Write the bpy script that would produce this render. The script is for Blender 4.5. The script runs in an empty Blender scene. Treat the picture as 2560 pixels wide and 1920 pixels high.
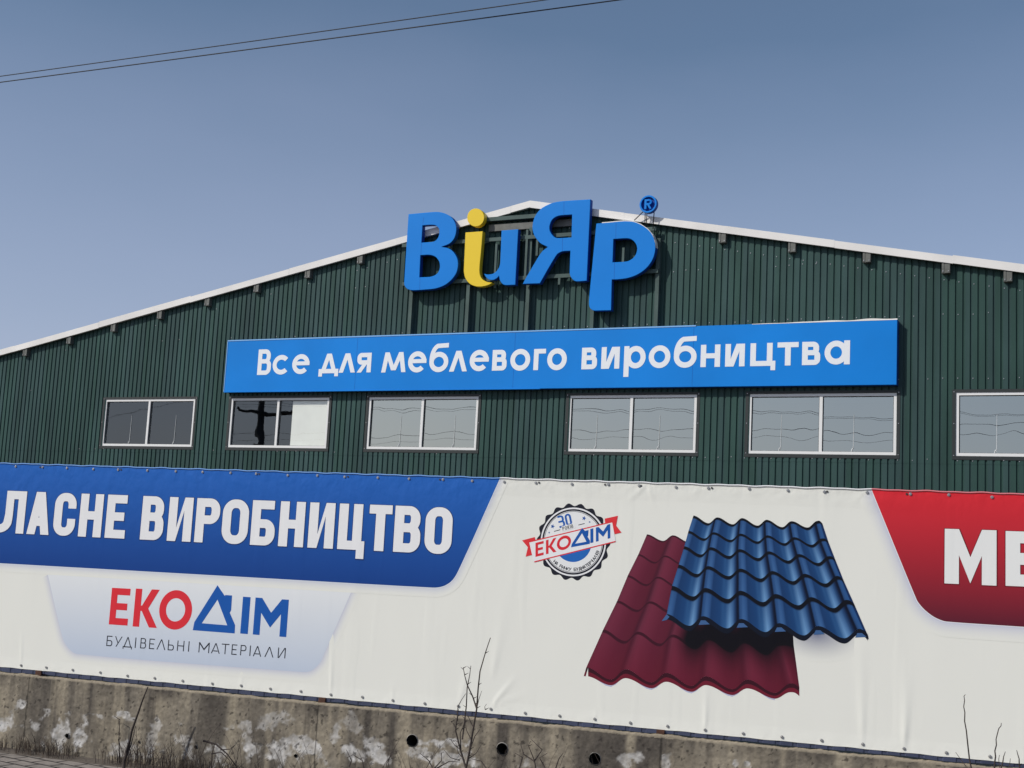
import bpy, math, random
from mathutils import Vector, Matrix, noise
from mathutils.geometry import tessellate_polygon

random.seed(7)
sc = bpy.context.scene
col = sc.collection
R = math.radians

# ------------------------------------------------------------------ camera
EYE = Vector((0, 0, 2.1))
FPX, PITCH, ROLL = 3235.84, R(7.6319), R(2.9509)
cp, sp, cr, sr = math.cos(PITCH), math.sin(PITCH), math.cos(ROLL), math.sin(ROLL)
fw, up0, rt0 = Vector((0, cp, sp)), Vector((0, -sp, cp)), Vector((1, 0, 0))
RT, UP = rt0 * cr + up0 * sr, up0 * cr - rt0 * sr
cam = bpy.data.cameras.new("camera")
cam.sensor_width = 36
cam.lens = FPX / 2560 * 36
cam.clip_end = 2000
camo = bpy.data.objects.new("camera", cam)
col.objects.link(camo)
rot = Matrix((RT, UP, -fw)).transposed()
camo.matrix_world = Matrix.Translation(EYE) @ rot.to_4x4()
sc.camera = camo

# ------------------------------------------------------------------ world and sun
YF, YG = R(-25.8518), R(-19.8239)          # heading of the gable wall and of the street fence
DF, DG = 21.55, 10.75                      # their distances from the camera
def frame(yaw, d):
    n = Vector((-math.sin(yaw), math.cos(yaw), 0))
    return Matrix.Translation(Vector((EYE.x, EYE.y, 0)) + n * d) @ Matrix.Rotation(yaw, 4, 'Z')
MF, MG = frame(YF, DF), frame(YG, DG)

AZ, EL = R(42), R(38)
travel = MF.to_3x3() @ Vector((math.sin(AZ) * math.cos(EL), math.cos(AZ) * math.cos(EL), -math.sin(EL)))
tosun = -travel
sun = bpy.data.lights.new("sun", 'SUN')
sun.energy = 3.05
sun.angle = R(0.5)
sun.color = (1.0, 0.955, 0.89)
suno = bpy.data.objects.new("sun", sun)
col.objects.link(suno)
suno.rotation_euler = tosun.to_track_quat('Z', 'Y').to_euler()

w = bpy.data.worlds.new("World")
sc.world = w
w.use_nodes = True
nt = w.node_tree
bg = nt.nodes['Background']
sky = nt.nodes.new('ShaderNodeTexSky')
sky.sky_type = 'NISHITA'
sky.sun_disc = False
sky.sun_elevation = EL
sky.sun_rotation = math.atan2(tosun.x, tosun.y)
sky.altitude = 100
sky.air_density = 1.0
sky.dust_density = 1.0
sky.ozone_density = 1.5
# pale haze towards the horizon with a faint uneven veil of high cloud
tc = nt.nodes.new('ShaderNodeTexCoord')
mp = nt.nodes.new('ShaderNodeMapping')
mp.inputs['Scale'].default_value = (2.0, 2.0, 5.0)
nz = nt.nodes.new('ShaderNodeTexNoise')
nz.inputs['Scale'].default_value = 1.6
nz.inputs['Detail'].default_value = 5
sepw = nt.nodes.new('ShaderNodeSeparateXYZ')
hz_ = nt.nodes.new('ShaderNodeMapRange')
hz_.inputs['From Min'].default_value = 0.40
hz_.inputs['From Max'].default_value = 0.06
hz_.inputs['To Min'].default_value = 0.0
hz_.inputs['To Max'].default_value = 0.62
cl = nt.nodes.new('ShaderNodeMapRange')
cl.inputs['From Min'].default_value = 0.3
cl.inputs['From Max'].default_value = 0.7
cl.inputs['To Min'].default_value = -0.05
cl.inputs['To Max'].default_value = 0.03
addf = nt.nodes.new('ShaderNodeMath'); addf.operation = 'ADD'; addf.use_clamp = True
mixc = nt.nodes.new('ShaderNodeMix')
mixc.data_type = 'RGBA'
mixc.inputs[7].default_value = (4.8, 5.15, 7.4, 1)
nt.links.new(tc.outputs['Generated'], mp.inputs[0])
nt.links.new(tc.outputs['Generated'], sepw.inputs[0])
nt.links.new(sepw.outputs[2], hz_.inputs['Value'])
nt.links.new(mp.outputs[0], nz.inputs['Vector'])
nt.links.new(nz.outputs['Fac'], cl.inputs['Value'])
nt.links.new(hz_.outputs[0], addf.inputs[0]); nt.links.new(cl.outputs[0], addf.inputs[1])
nt.links.new(sky.outputs[0], mixc.inputs[6])
nt.links.new(addf.outputs[0], mixc.inputs[0])
nt.links.new(mixc.outputs[2], bg.inputs['Color'])
bg.inputs['Strength'].default_value = 0.096
sc.view_settings.view_transform = 'Standard'
sc.view_settings.look = 'None'
sc.view_settings.gamma = 1
sc.view_settings.exposure = 0.0

# ------------------------------------------------------------------ survey helpers
def sight(x, y):
    return RT * ((x - 1280) / FPX) + UP * (-(y - 960) / FPX) + fw
def on_plane(x, y, M, off):
    """where the sight line of a surveyed point meets the upright plane M, off metres in front of it (M-local)"""
    Mi = M.inverted()
    o, d = Mi @ EYE, Mi.to_3x3() @ sight(x, y)
    s = (-off - o.y) / d.y
    return o + d * s
def F(x, y, off=0.0): return on_plane(x, y, MF, off)
def G(x, y, off=0.0): return on_plane(x, y, MG, off)

def lin(c):
    return tuple((v / 12.92 if v <= 0.04045 else ((v + 0.055) / 1.055) ** 2.4) for v in (x / 255 for x in c))
def alb(r, g, b, k=1.18): return tuple(min(0.85, v * k) for v in lin((r, g, b)))

# ------------------------------------------------------------------ materials
def mat(name, c, rough=0.6, metal=0.0, spec=0.5, var=0.0, vscale=3.0, bump=0.0, bscale=40.0, attr=False, stretch=(1, 1, 1), coat=0.0):
    m = bpy.data.materials.new(name)
    m.use_nodes = True
    t = m.node_tree
    b = t.nodes['Principled BSDF']
    b.inputs['Roughness'].default_value = rough
    b.inputs['Metallic'].default_value = metal
    b.inputs['Specular IOR Level'].default_value = spec
    b.inputs['Coat Weight'].default_value = coat
    b.inputs['Coat Roughness'].default_value = 0.12
    if attr:
        a = t.nodes.new('ShaderNodeAttribute'); a.attribute_name = 'Col'
        src = a.outputs['Color']
    else:
        a = t.nodes.new('ShaderNodeRGB'); a.outputs[0].default_value = (*c, 1)
        src = a.outputs[0]
    tcn = t.nodes.new('ShaderNodeTexCoord')
    mpn = t.nodes.new('ShaderNodeMapping'); mpn.inputs['Scale'].default_value = stretch
    t.links.new(tcn.outputs['Object'], mpn.inputs[0])
    if var:
        n = t.nodes.new('ShaderNodeTexNoise'); n.inputs['Scale'].default_value = vscale; n.inputs['Detail'].default_value = 6
        t.links.new(mpn.outputs[0], n.inputs['Vector'])
        r = t.nodes.new('ShaderNodeMapRange')
        r.inputs['From Min'].default_value = 0.3; r.inputs['From Max'].default_value = 0.7
        r.inputs['To Min'].default_value = 1 - var; r.inputs['To Max'].default_value = 1 + var
        t.links.new(n.outputs['Fac'], r.inputs['Value'])
        mx = t.nodes.new('ShaderNodeVectorMath'); mx.operation = 'SCALE'
        t.links.new(src, mx.inputs[0]); t.links.new(r.outputs[0], mx.inputs['Scale'])
        src = mx.outputs[0]
    t.links.new(src, b.inputs['Base Color'])
    if bump:
        n = t.nodes.new('ShaderNodeTexNoise'); n.inputs['Scale'].default_value = bscale; n.inputs['Detail'].default_value = 4
        t.links.new(mpn.outputs[0], n.inputs['Vector'])
        bp = t.nodes.new('ShaderNodeBump'); bp.inputs['Strength'].default_value = 1.0; bp.inputs['Distance'].default_value = bump
        t.links.new(n.outputs['Fac'], bp.inputs['Height']); t.links.new(bp.outputs[0], b.inputs['Normal'])
    return m

M = {}
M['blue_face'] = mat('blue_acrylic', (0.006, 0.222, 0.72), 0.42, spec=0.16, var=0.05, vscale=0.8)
M['blue_side'] = mat('blue_return_shaded', alb(16, 66, 150), 0.5, spec=0.2)  # shade of the returns put into a darker blue than the faces
M['yellow'] = mat('yellow_acrylic', alb(238, 190, 40), 0.45, spec=0.3)
M['white_letter'] = mat('white_film', (0.84, 0.87, 0.90), 0.5)
M['sign_blue'] = mat('sign_blue_vinyl', (0.004, 0.226, 0.72), 0.36, spec=0.22, var=0.07, vscale=0.7, bump=0.006, bscale=1.1)
M['sign_edge'] = mat('sign_edge_strip', alb(120, 170, 225), 0.35)
M['white_trim'] = mat('white_trim_metal', (0.80, 0.78, 0.74), 0.5, var=0.10, vscale=1.2)
M['roof'] = mat('roof_sheet', (0.5, 0.5, 0.49), 0.5, var=0.1)
M['frame'] = mat('window_plastic', (0.82, 0.82, 0.80), 0.35)
M['dark_trim'] = mat('dark_flashing', (0.020, 0.026, 0.026), 0.5)
M['green_steel'] = mat('green_steel', (0.075, 0.115, 0.105), 0.5, spec=0.2, var=0.2)
M['purlin'] = mat('purlin_cap', (0.13, 0.135, 0.12), 0.6, var=0.2, vscale=9)
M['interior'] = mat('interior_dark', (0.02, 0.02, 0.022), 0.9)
M['board'] = mat('cream_board', (0.85, 0.85, 0.78), 0.7, var=0.04)
M['cord'] = mat('cord_white', (0.62, 0.64, 0.64), 0.5)
M['screw'] = mat('zinc_screw', (0.42, 0.42, 0.42), 0.35, metal=0.7)
M['grommet'] = mat('grommet_dark', (0.03, 0.03, 0.03), 0.6)
M['blue_sheet'] = mat('blue_profiled_sheet', (0.045, 0.056, 0.105), 0.5, var=0.25, vscale=6)
M['rust'] = mat('rusty_steel', (0.085, 0.035, 0.02), 0.85, var=0.4, vscale=14)
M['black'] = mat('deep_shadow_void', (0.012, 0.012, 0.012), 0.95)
M['pipe'] = mat('grey_pipe', (0.26, 0.245, 0.22), 0.8, var=0.25, vscale=20)  # grey lightened to carry the highlight on the hole rims
M['twig'] = mat('dark_twig', (0.045, 0.033, 0.028), 0.85, var=0.3, vscale=20)
M['straw'] = mat('dry_straw', (0.085, 0.060, 0.042), 0.9, var=0.4, vscale=4)
M['cable'] = mat('cable_black', (0.012, 0.012, 0.014), 0.6)
M['wood'] = mat('pole_concrete', (0.06, 0.06, 0.06), 0.8)
M['soil'] = mat('soil', (0.12, 0.10, 0.08), 0.95, var=0.3, vscale=0.6, bump=0.02, bscale=12)

def cladding():
    m = mat('green_profiled_sheet', (0.036, 0.068, 0.060), 0.5, spec=0.14)
    t = m.node_tree; b = t.nodes['Principled BSDF']
    tcn = t.nodes.new('ShaderNodeTexCoord')
    sep = t.nodes.new('ShaderNodeSeparateXYZ'); t.links.new(tcn.outputs['Object'], sep.inputs[0])
    # every pair of ribs weathers a little differently (bluish or greener)
    d = t.nodes.new('ShaderNodeMath'); d.operation = 'MULTIPLY'; d.inputs[1].default_value = 1 / 0.115
    fl = t.nodes.new('ShaderNodeMath'); fl.operation = 'FLOOR'
    t.links.new(sep.outputs[0], d.inputs[0]); t.links.new(d.outputs[0], fl.inputs[0])
    wn = t.nodes.new('ShaderNodeTexWhiteNoise'); wn.noise_dimensions = '1D'; t.links.new(fl.outputs[0], wn.inputs['W'])
    cr_ = t.nodes.new('ShaderNodeValToRGB')
    cr_.color_ramp.elements[0].color = (0.037, 0.082, 0.070, 1); cr_.color_ramp.elements[1].color = (0.044, 0.084, 0.082, 1)
    t.links.new(wn.outputs['Value'], cr_.inputs[0])
    n = t.nodes.new('ShaderNodeTexNoise'); n.inputs['Scale'].default_value = 1.3; n.inputs['Detail'].default_value = 7
    mpn = t.nodes.new('ShaderNodeMapping'); mpn.inputs['Scale'].default_value = (2.2, 1, 0.5)
    t.links.new(tcn.outputs['Object'], mpn.inputs[0]); t.links.new(mpn.outputs[0], n.inputs['Vector'])
    r = t.nodes.new('ShaderNodeMapRange'); r.inputs['From Min'].default_value = 0.3; r.inputs['From Max'].default_value = 0.7
    r.inputs['To Min'].default_value = 0.80; r.inputs['To Max'].default_value = 1.20
    t.links.new(n.outputs['Fac'], r.inputs['Value'])
    # whole sheets (ten ribs wide) differ in fading
    d2 = t.nodes.new('ShaderNodeMath'); d2.operation = 'MULTIPLY'; d2.inputs[1].default_value = 1 / 1.15
    f2 = t.nodes.new('ShaderNodeMath'); f2.operation = 'FLOOR'
    t.links.new(sep.outputs[0], d2.inputs[0]); t.links.new(d2.outputs[0], f2.inputs[0])
    w2 = t.nodes.new('ShaderNodeTexWhiteNoise'); w2.noise_dimensions = '1D'; t.links.new(f2.outputs[0], w2.inputs['W'])
    r2 = t.nodes.new('ShaderNodeMapRange'); r2.inputs['To Min'].default_value = 0.90; r2.inputs['To Max'].default_value = 1.10
    t.links.new(w2.outputs['Value'], r2.inputs['Value'])
    m2 = t.nodes.new('ShaderNodeVectorMath'); m2.operation = 'SCALE'
    t.links.new(cr_.outputs[0], m2.inputs[0]); t.links.new(r2.outputs[0], m2.inputs['Scale'])
    mx = t.nodes.new('ShaderNodeVectorMath'); mx.operation = 'SCALE'
    t.links.new(m2.outputs[0], mx.inputs[0]); t.links.new(r.outputs[0], mx.inputs['Scale'])
    t.links.new(mx.outputs[0], b.inputs['Base Color'])
    return m
M['clad'] = cladding()

def glass(name, fac, tint, wav):
    m = bpy.data.materials.new(name); m.use_nodes = True
    t = m.node_tree; t.nodes.remove(t.nodes['Principled BSDF']); out = t.nodes['Material Output']
    gl = t.nodes.new('ShaderNodeBsdfGlossy'); gl.inputs['Roughness'].default_value = 0.0; gl.inputs['Color'].default_value = (*tint, 1)
    tr = t.nodes.new('ShaderNodeBsdfTransparent'); tr.inputs[0].default_value = (0.55, 0.57, 0.57, 1) if fac > 0.2 else (0.97, 0.98, 0.97, 1)
    mx = t.nodes.new('ShaderNodeMixShader'); mx.inputs[0].default_value = fac
    tcn = t.nodes.new('ShaderNodeTexCoord')
    mpn = t.nodes.new('ShaderNodeMapping'); mpn.inputs['Scale'].default_value = (1.0, 1, 0.8)
    n = t.nodes.new('ShaderNodeTexNoise'); n.inputs['Scale'].default_value = 1.9; n.inputs['Detail'].default_value = 1.0
    t.links.new(tcn.outputs['Object'], mpn.inputs[0]); t.links.new(mpn.outputs[0], n.inputs['Vector'])
    bp = t.nodes.new('ShaderNodeBump'); bp.inputs['Distance'].default_value = wav
    t.links.new(n.outputs['Fac'], bp.inputs['Height']); t.links.new(bp.outputs[0], gl.inputs['Normal'])
    t.links.new(tr.outputs[0], mx.inputs[1]); t.links.new(gl.outputs[0], mx.inputs[2]); t.links.new(mx.outputs[0], out.inputs[0])
    return m
M['glass'] = glass('window_glass', 0.115, (0.92, 1.0, 1.07), 0.0013)
M['film'] = glass('mirror_film_glass', 0.46, (0.98, 1.0, 0.92), 0.0013)

# printed vinyl: colour from the print, shared creases as bump
def vinyl(name, attr, c=(0.8, 0.8, 0.8), ztop=2.95):
    m = mat(name, c, 0.5, spec=0.16, attr=attr)
    t = m.node_tree; b = t.nodes['Principled BSDF']
    tcn = t.nodes.new('ShaderNodeTexCoord')
    def noise_(scale, st, det=3):
        mpn = t.nodes.new('ShaderNodeMapping'); mpn.inputs['Scale'].default_value = st
        t.links.new(tcn.outputs['Object'], mpn.inputs[0])
        n = t.nodes.new('ShaderNodeTexNoise'); n.inputs['Scale'].default_value = scale; n.inputs['Detail'].default_value = det
        t.links.new(mpn.outputs[0], n.inputs['Vector']); return n.outputs['Fac']
    def math_(op, a, b2):
        q = t.nodes.new('ShaderNodeMath'); q.operation = op
        for i, v in enumerate((a, b2)):
            if isinstance(v, (int, float)): q.inputs[i].default_value = v
            else: t.links.new(v, q.inputs[i])
        return q.outputs[0]
    h = math_('MULTIPLY', noise_(1.3, (1.0, 1, 0.5), 2), 0.016)
    # vertical creases, thresholded into separate folds
    cz = noise_(5.0, (1.0, 1, 0.12), 2)
    cz = math_('POWER', math_('MAXIMUM', math_('SUBTRACT', cz, 0.55), 0.0), 1.0)
    h = math_('ADD', h, math_('MULTIPLY', cz, 0.014))
    # puckers along the screwed upper and lower edge
    gcol = t.nodes.new('ShaderNodeAttribute'); gcol.attribute_name = 'edge'
    pk = math_('MULTIPLY', noise_(9.0, (1.0, 1, 0.8), 2), math_('MULTIPLY', gcol.outputs['Fac'], 0.02))
    h = math_('ADD', h, pk)
    h = math_('ADD', h, math_('MULTIPLY', noise_(60, (1, 1, 1), 2), 0.00025))
    bp = t.nodes.new('ShaderNodeBump'); bp.inputs['Distance'].default_value = 1.0; bp.inputs['Strength'].default_value = 0.55
    t.links.new(h, bp.inputs['Height']); t.links.new(bp.outputs[0], b.inputs['Normal'])
    return m
M['print'] = vinyl('printed_vinyl', True)

def concrete():
    m = mat('old_concrete', (0, 0, 0), 0.92, spec=0.2, attr=True)
    t = m.node_tree; b = t.nodes['Principled BSDF']
    tcn = t.nodes.new('ShaderNodeTexCoord')
    n1 = t.nodes.new('ShaderNodeTexNoise'); n1.inputs['Scale'].default_value = 38; n1.inputs['Detail'].default_value = 8
    n2 = t.nodes.new('ShaderNodeTexVoronoi'); n2.inputs['Scale'].default_value = 26
    t.links.new(tcn.outputs['Object'], n1.inputs['Vector']); t.links.new(tcn.outputs['Object'], n2.inputs['Vector'])
    r2 = t.nodes.new('ShaderNodeMapRange'); r2.inputs['From Max'].default_value = 0.16; t.links.new(n2.outputs['Distance'], r2.inputs['Value'])
    ad = t.nodes.new('ShaderNodeMath'); ad.operation = 'ADD'
    t.links.new(n1.outputs['Fac'], ad.inputs[0])
    sm = t.nodes.new('ShaderNodeMath'); sm.operation = 'MULTIPLY'; sm.inputs[1].default_value = 0.35
    t.links.new(r2.outputs[0], sm.inputs[0]); t.links.new(sm.outputs[0], ad.inputs[1])
    bp = t.nodes.new('ShaderNodeBump'); bp.inputs['Distance'].default_value = 0.006; bp.inputs['Strength'].default_value = 0.7
    t.links.new(ad.outputs[0], bp.inputs['Height']); t.links.new(bp.outputs[0], b.inputs['Normal'])
    r = t.nodes.new('ShaderNodeMapRange'); r.inputs['From Min'].default_value = 0.3; r.inputs['From Max'].default_value = 0.7
    r.inputs['To Min'].default_value = 0.88; r.inputs['To Max'].default_value = 1.14
    t.links.new(n1.outputs['Fac'], r.inputs['Value'])
    a = [q for q in t.nodes if q.type == 'ATTRIBUTE'][0]
    mx = t.nodes.new('ShaderNodeVectorMath'); mx.operation = 'SCALE'
    t.links.new(a.outputs['Color'], mx.inputs[0]); t.links.new(r.outputs[0], mx.inputs['Scale'])
    t.links.new(mx.outputs[0], b.inputs['Base Color'])
    return m
M['concrete'] = concrete()

def paving():
    m = mat('paving_bricks', (0.3, 0.28, 0.25), 0.9, spec=0.2)
    t = m.node_tree; b = t.nodes['Principled BSDF']
    tcn = t.nodes.new('ShaderNodeTexCoord')
    br = t.nodes.new('ShaderNodeTexBrick')
    br.inputs['Scale'].default_value = 1.0; br.inputs['Brick Width'].default_value = 0.26; br.inputs['Row Height'].default_value = 0.17
    br.inputs['Mortar Size'].default_value = 0.016; br.inputs['Mortar Smooth'].default_value = 0.3
    br.inputs['Color1'].default_value = (0.30, 0.265, 0.235, 1); br.inputs['Color2'].default_value = (0.24, 0.215, 0.19, 1)
    br.inputs['Mortar'].default_value = (0.05, 0.045, 0.04, 1)
    n = t.nodes.new('ShaderNodeTexNoise'); n.inputs['Scale'].default_value = 9; n.inputs['Detail'].default_value = 6
    mpb = t.nodes.new('ShaderNodeMapping'); mpb.inputs['Rotation'].default_value = (0, 0, R(14)); t.links.new(tcn.outputs['Object'], mpb.inputs[0]); t.links.new(mpb.outputs[0], br.inputs['Vector']); t.links.new(tcn.outputs['Object'], n.inputs['Vector'])
    r = t.nodes.new('ShaderNodeMapRange'); r.inputs['From Min'].default_value = 0.3; r.inputs['From Max'].default_value = 0.7
    r.inputs['To Min'].default_value = 0.75; r.inputs['To Max'].default_value = 1.2; t.links.new(n.outputs['Fac'], r.inputs['Value'])
    mx = t.nodes.new('ShaderNodeVectorMath'); mx.operation = 'SCALE'
    t.links.new(br.outputs['Color'], mx.inputs[0]); t.links.new(r.outputs[0], mx.inputs['Scale']); t.links.new(mx.outputs[0], b.inputs['Base Color'])
    bp = t.nodes.new('ShaderNodeBump'); bp.inputs['Distance'].default_value = 0.006; bp.invert = True
    t.links.new(br.outputs['Fac'], bp.inputs['Height']); t.links.new(bp.outputs[0], b.inputs['Normal'])
    return m
M['paving'] = paving()

# ------------------------------------------------------------------ mesh helpers
class MB:
    def __init__(s): s.v, s.f, s.m, s.c, s.sm = [], [], [], [], []
    def face(s, pts, mi=0, c=None, smooth=False):
        i = len(s.v)
        for k, p in enumerate(pts):
            s.v.append(tuple(p)); s.c.append((c[k] if isinstance(c, list) else c) if c is not None else (1, 1, 1))
        s.f.append(tuple(range(i, i + len(pts)))); s.m.append(mi); s.sm.append(smooth)
    def box(s, a, b, mi=0):
        (x0, y0, z0), (x1, y1, z1) = a, b
        P = [(x0, y0, z0), (x1, y0, z0), (x1, y1, z0), (x0, y1, z0), (x0, y0, z1), (x1, y0, z1), (x1, y1, z1), (x0, y1, z1)]
        i = len(s.v); s.v += P; s.c += [(1, 1, 1)] * 8
        for q in ((0, 1, 5, 4), (1, 2, 6, 5), (2, 3, 7, 6), (3, 0, 4, 7), (4, 5, 6, 7), (3, 2, 1, 0)):
            s.f.append(tuple(i + k for k in q)); s.m.append(mi); s.sm.append(False)
    def obox(s, p, q, wy, hz, mi=0):
        """bar from p to q (any direction in the x-z plane), wy deep in y, hz thick"""
        p, q = Vector(p), Vector(q); d = (q - p).normalized(); n = Vector((-d.z, 0, d.x)) * hz / 2; y = Vector((0, wy, 0))
        P = [p - n, q - n, q - n + y, p - n + y, p + n, q + n, q + n + y, p + n + y]
        i = len(s.v); s.v += [tuple(a) for a in P]; s.c += [(1, 1, 1)] * 8
        for k in ((0, 1, 5, 4), (1, 2, 6, 5), (2, 3, 7, 6), (3, 0, 4, 7), (4, 5, 6, 7), (3, 2, 1, 0)):
            s.f.append(tuple(i + a for a in k)); s.m.append(mi); s.sm.append(False)
    def tube(s, pts, rad, n=6, mi=0):
        pts = [Vector(p) for p in pts]; rad = rad if isinstance(rad, list) else [rad] * len(pts)
        i0 = len(s.v)
        for k, p in enumerate(pts):
            d = (pts[min(k + 1, len(pts) - 1)] - pts[max(k - 1, 0)]).normalized()
            a = d.cross(Vector((0.31, 0.84, 0.44))).normalized(); b = d.cross(a)
            for j in range(n):
                t = 2 * math.pi * j / n
                s.v.append(tuple(p + (a * math.cos(t) + b * math.sin(t)) * rad[k])); s.c.append((1, 1, 1))
        for k in range(len(pts) - 1):
            for j in range(n):
                s.f.append((i0 + k * n + j, i0 + k * n + (j + 1) % n, i0 + (k + 1) * n + (j + 1) % n, i0 + (k + 1) * n + j)); s.m.append(mi); s.sm.append(True)
        s.f.append(tuple(i0 + j for j in range(n))); s.m.append(mi); s.sm.append(False)
        s.f.append(tuple(i0 + (len(pts) - 1) * n + j for j in range(n))); s.m.append(mi); s.sm.append(False)
    def poly(s, loops, y, mi=0, c=None):
        """flat polygon with holes in the x-z plane at depth y"""
        L = [[Vector((p[0], 0, p[1])) for p in l] for l in loops]
        flat = [p for l in L for p in l]
        cc = (lambda p: c(p.x, p.z)) if callable(c) else (lambda p: c if c is not None else (1, 1, 1))
        i0 = len(s.v)
        for p in flat: s.v.append((p.x, y, p.z)); s.c.append(cc(p))
        for t in tessellate_polygon(L):
            a, b, d = (flat[k] for k in t)
            if (b - a).cross(d - a).y > 0: t = (t[0], t[2], t[1])
            s.f.append(tuple(i0 + k for k in t)); s.m.append(mi); s.sm.append(False)
    def prism(s, loops, y0, y1, mi=0, side=None, chamfer=0.0):
        """polygon (loop 0 outer, rest holes) extruded from front y0 to back y1, with a small chamfer on the front arris"""
        side = mi if side is None else side
        fl = []
        for k, l in enumerate(loops):
            ar = sum(l[i][0] * l[(i + 1) % len(l)][1] - l[(i + 1) % len(l)][0] * l[i][1] for i in range(len(l)))
            if (ar > 0) != (k == 0): l = l[::-1]
            fl.append([Vector(p) for p in l])
        ins = []
        for l in fl:
            o = []
            for i, p in enumerate(l):
                a, b = (p - l[i - 1]), (l[(i + 1) % len(l)] - p)
                if a.length < 1e-6 or b.length < 1e-6: o.append(p.copy()); continue
                na, nb = Vector((-a.y, a.x)).normalized(), Vector((-b.y, b.x)).normalized()
                nn = na + nb
                o.append(p + (nn.normalized() * chamfer / max(0.5, nn.length / 2) if nn.length > 1e-3 else nn))
            ins.append(o)
        s.poly(ins, y0, mi)
        for l, o in zip(fl, ins):
            for i in range(len(l)):
                p, q, po, qo = l[i], l[(i + 1) % len(l)], o[i], o[(i + 1) % len(l)]
                s.face([(po.x, y0, po.y), (p.x, y0 + chamfer, p.y), (q.x, y0 + chamfer, q.y), (qo.x, y0, qo.y)], mi)
                s.face([(p.x, y0 + chamfer, p.y), (p.x, y1, p.y), (q.x, y1, q.y), (q.x, y0 + chamfer, q.y)], side)
        s.poly([list(map(tuple, l)) for l in fl], y1, side)
    def build(s, name, mats, parent=None, origin=(0, 0, 0), colors=False, edge=None):
        me = bpy.data.meshes.new(name)
        o3 = Vector(origin)
        me.from_pydata([tuple(Vector(v) - o3) for v in s.v], [], s.f)
        for m_ in (mats if isinstance(mats, list) else [mats]): me.materials.append(m_)
        me.polygons.foreach_set('material_index', s.m)
        me.polygons.foreach_set('use_smooth', s.sm)
        if colors:
            a = me.color_attributes.new('Col', 'FLOAT_COLOR', 'POINT')
            a.data.foreach_set('color', [x for c in s.c for x in (*c, 1.0)])
        if edge is not None:
            a = me.attributes.new('edge', 'FLOAT', 'POINT')
            a.data.foreach_set('value', [edge(v) for v in s.v])
        me.update()
        o = bpy.data.objects.new(name, me); col.objects.link(o)
        if parent: o.parent = parent
        return o

def tag(o, label=None, cat=None, group=None, kind=None):
    if label: o['label'] = label
    if cat: o['category'] = cat
    if group: o['group'] = group
    if kind: o['kind'] = kind
    return o
def thing(name, label, cat, M_, origin=(0, 0, 0), group=None):
    e = bpy.data.objects.new(name, None); col.objects.link(e)
    e.empty_display_size = 0.3
    e.matrix_world = M_ @ Matrix.Translation(Vector(origin))
    return tag(e, label, cat, group)

def smooth_path(pts, n=6):
    """closed outline; a point with a third element is a sharp corner, the rest are rounded through"""
    out = []; N = len(pts)
    P = [Vector(p[:2]) for p in pts]; C = [len(p) > 2 for p in pts]
    for i in range(N):
        p0, p1, p2, p3 = P[i - 1], P[i], P[(i + 1) % N], P[(i + 2) % N]
        t1 = (p2 - p0) / 2 if not C[i] else (p2 - p1)
        t2 = (p3 - p1) / 2 if not C[(i + 1) % N] else (p2 - p1)
        L = (p2 - p1).length
        if t1.length > L: t1 = t1 * (L / t1.length)
        if t2.length > L: t2 = t2 * (L / t2.length)
        if C[i] and C[(i + 1) % N]: out.append(tuple(p1)); continue
        for k in range(n):
            t = k / n
            h = (2 * t**3 - 3 * t**2 + 1) * p1 + (t**3 - 2 * t**2 + t) * t1 + (-2 * t**3 + 3 * t**2) * p2 + (t**3 - t**2) * t2
            out.append(tuple(h))
    return out

# ------------------------------------------------------------------ lettering (own drawn glyphs)
def arc(cx, cy, rx, ry, a0, a1, n=14):
    return [(cx + rx * math.cos(R(a0 + (a1 - a0) * k / n)), cy + ry * math.sin(R(a0 + (a1 - a0) * k / n))) for k in range(n + 1)]
def strip(a, b): return [[a[i], b[i], b[i + 1], a[i + 1]] for i in range(len(a) - 1)]
def rect(x0, y0, x1, y1): return [[(x0, y0), (x1, y0), (x1, y1), (x0, y1)]]
def diag(xb, xt, y0, y1, t): return [[(xb, y0), (xb + t, y0), (xt + t, y1), (xt, y1)]]
def bowl(x0, x1, y0, y1, t, r, th=None):
    th = th or t
    rx, ry = min(r, x1 - x0 - 1e-3), min(r, (y1 - y0) / 2)
    ri, rj = max(rx - t, 1e-3), max(ry - th, 1e-3)
    o = [(x0, y1)] + arc(x1 - rx, y1 - ry, rx, ry, 90, 0) + arc(x1 - rx, y0 + ry, rx, ry, 0, -90) + [(x0, y0)]
    i = [(x0, y1 - th)] + arc(x1 - t - ri, y1 - th - rj, ri, rj, 90, 0) + arc(x1 - t - ri, y0 + th + rj, ri, rj, 0, -90) + [(x0, y0 + th)]
    return strip(o, i)
def rring(x0, x1, y0, y1, t, rx, ry, th=None, cut=None):
    """rounded ring; cut=(upper y, lower y) opens it on the right"""
    th = th or t
    rx, ry = min(rx, (x1 - x0) / 2), min(ry, (y1 - y0) / 2)
    ri, rj = max(rx - t, 1e-3), max(ry - th, 1e-3)
    def path(x0, x1, y0, y1, rx, ry):
        p = arc(x1 - rx, y1 - ry, rx, ry, 0, 90) + arc(x0 + rx, y1 - ry, rx, ry, 90, 180) + arc(x0 + rx, y0 + ry, rx, ry, 180, 270) + arc(x1 - rx, y0 + ry, rx, ry, 270, 360)
        return [(x1, cut[0])] + p + [(x1, cut[1])] if cut else p + [p[0]]
    return strip(path(x0, x1, y0, y1, rx, ry), path(x0 + t, x1 - t, y0 + th, y1 - th, ri, rj))
def oring(cx, cy, rx, ry, t, a0=0, a1=360, n=40): return strip(arc(cx, cy, rx, ry, a0, a1, n), arc(cx, cy, rx - t, ry - t, a0, a1, n))

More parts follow.
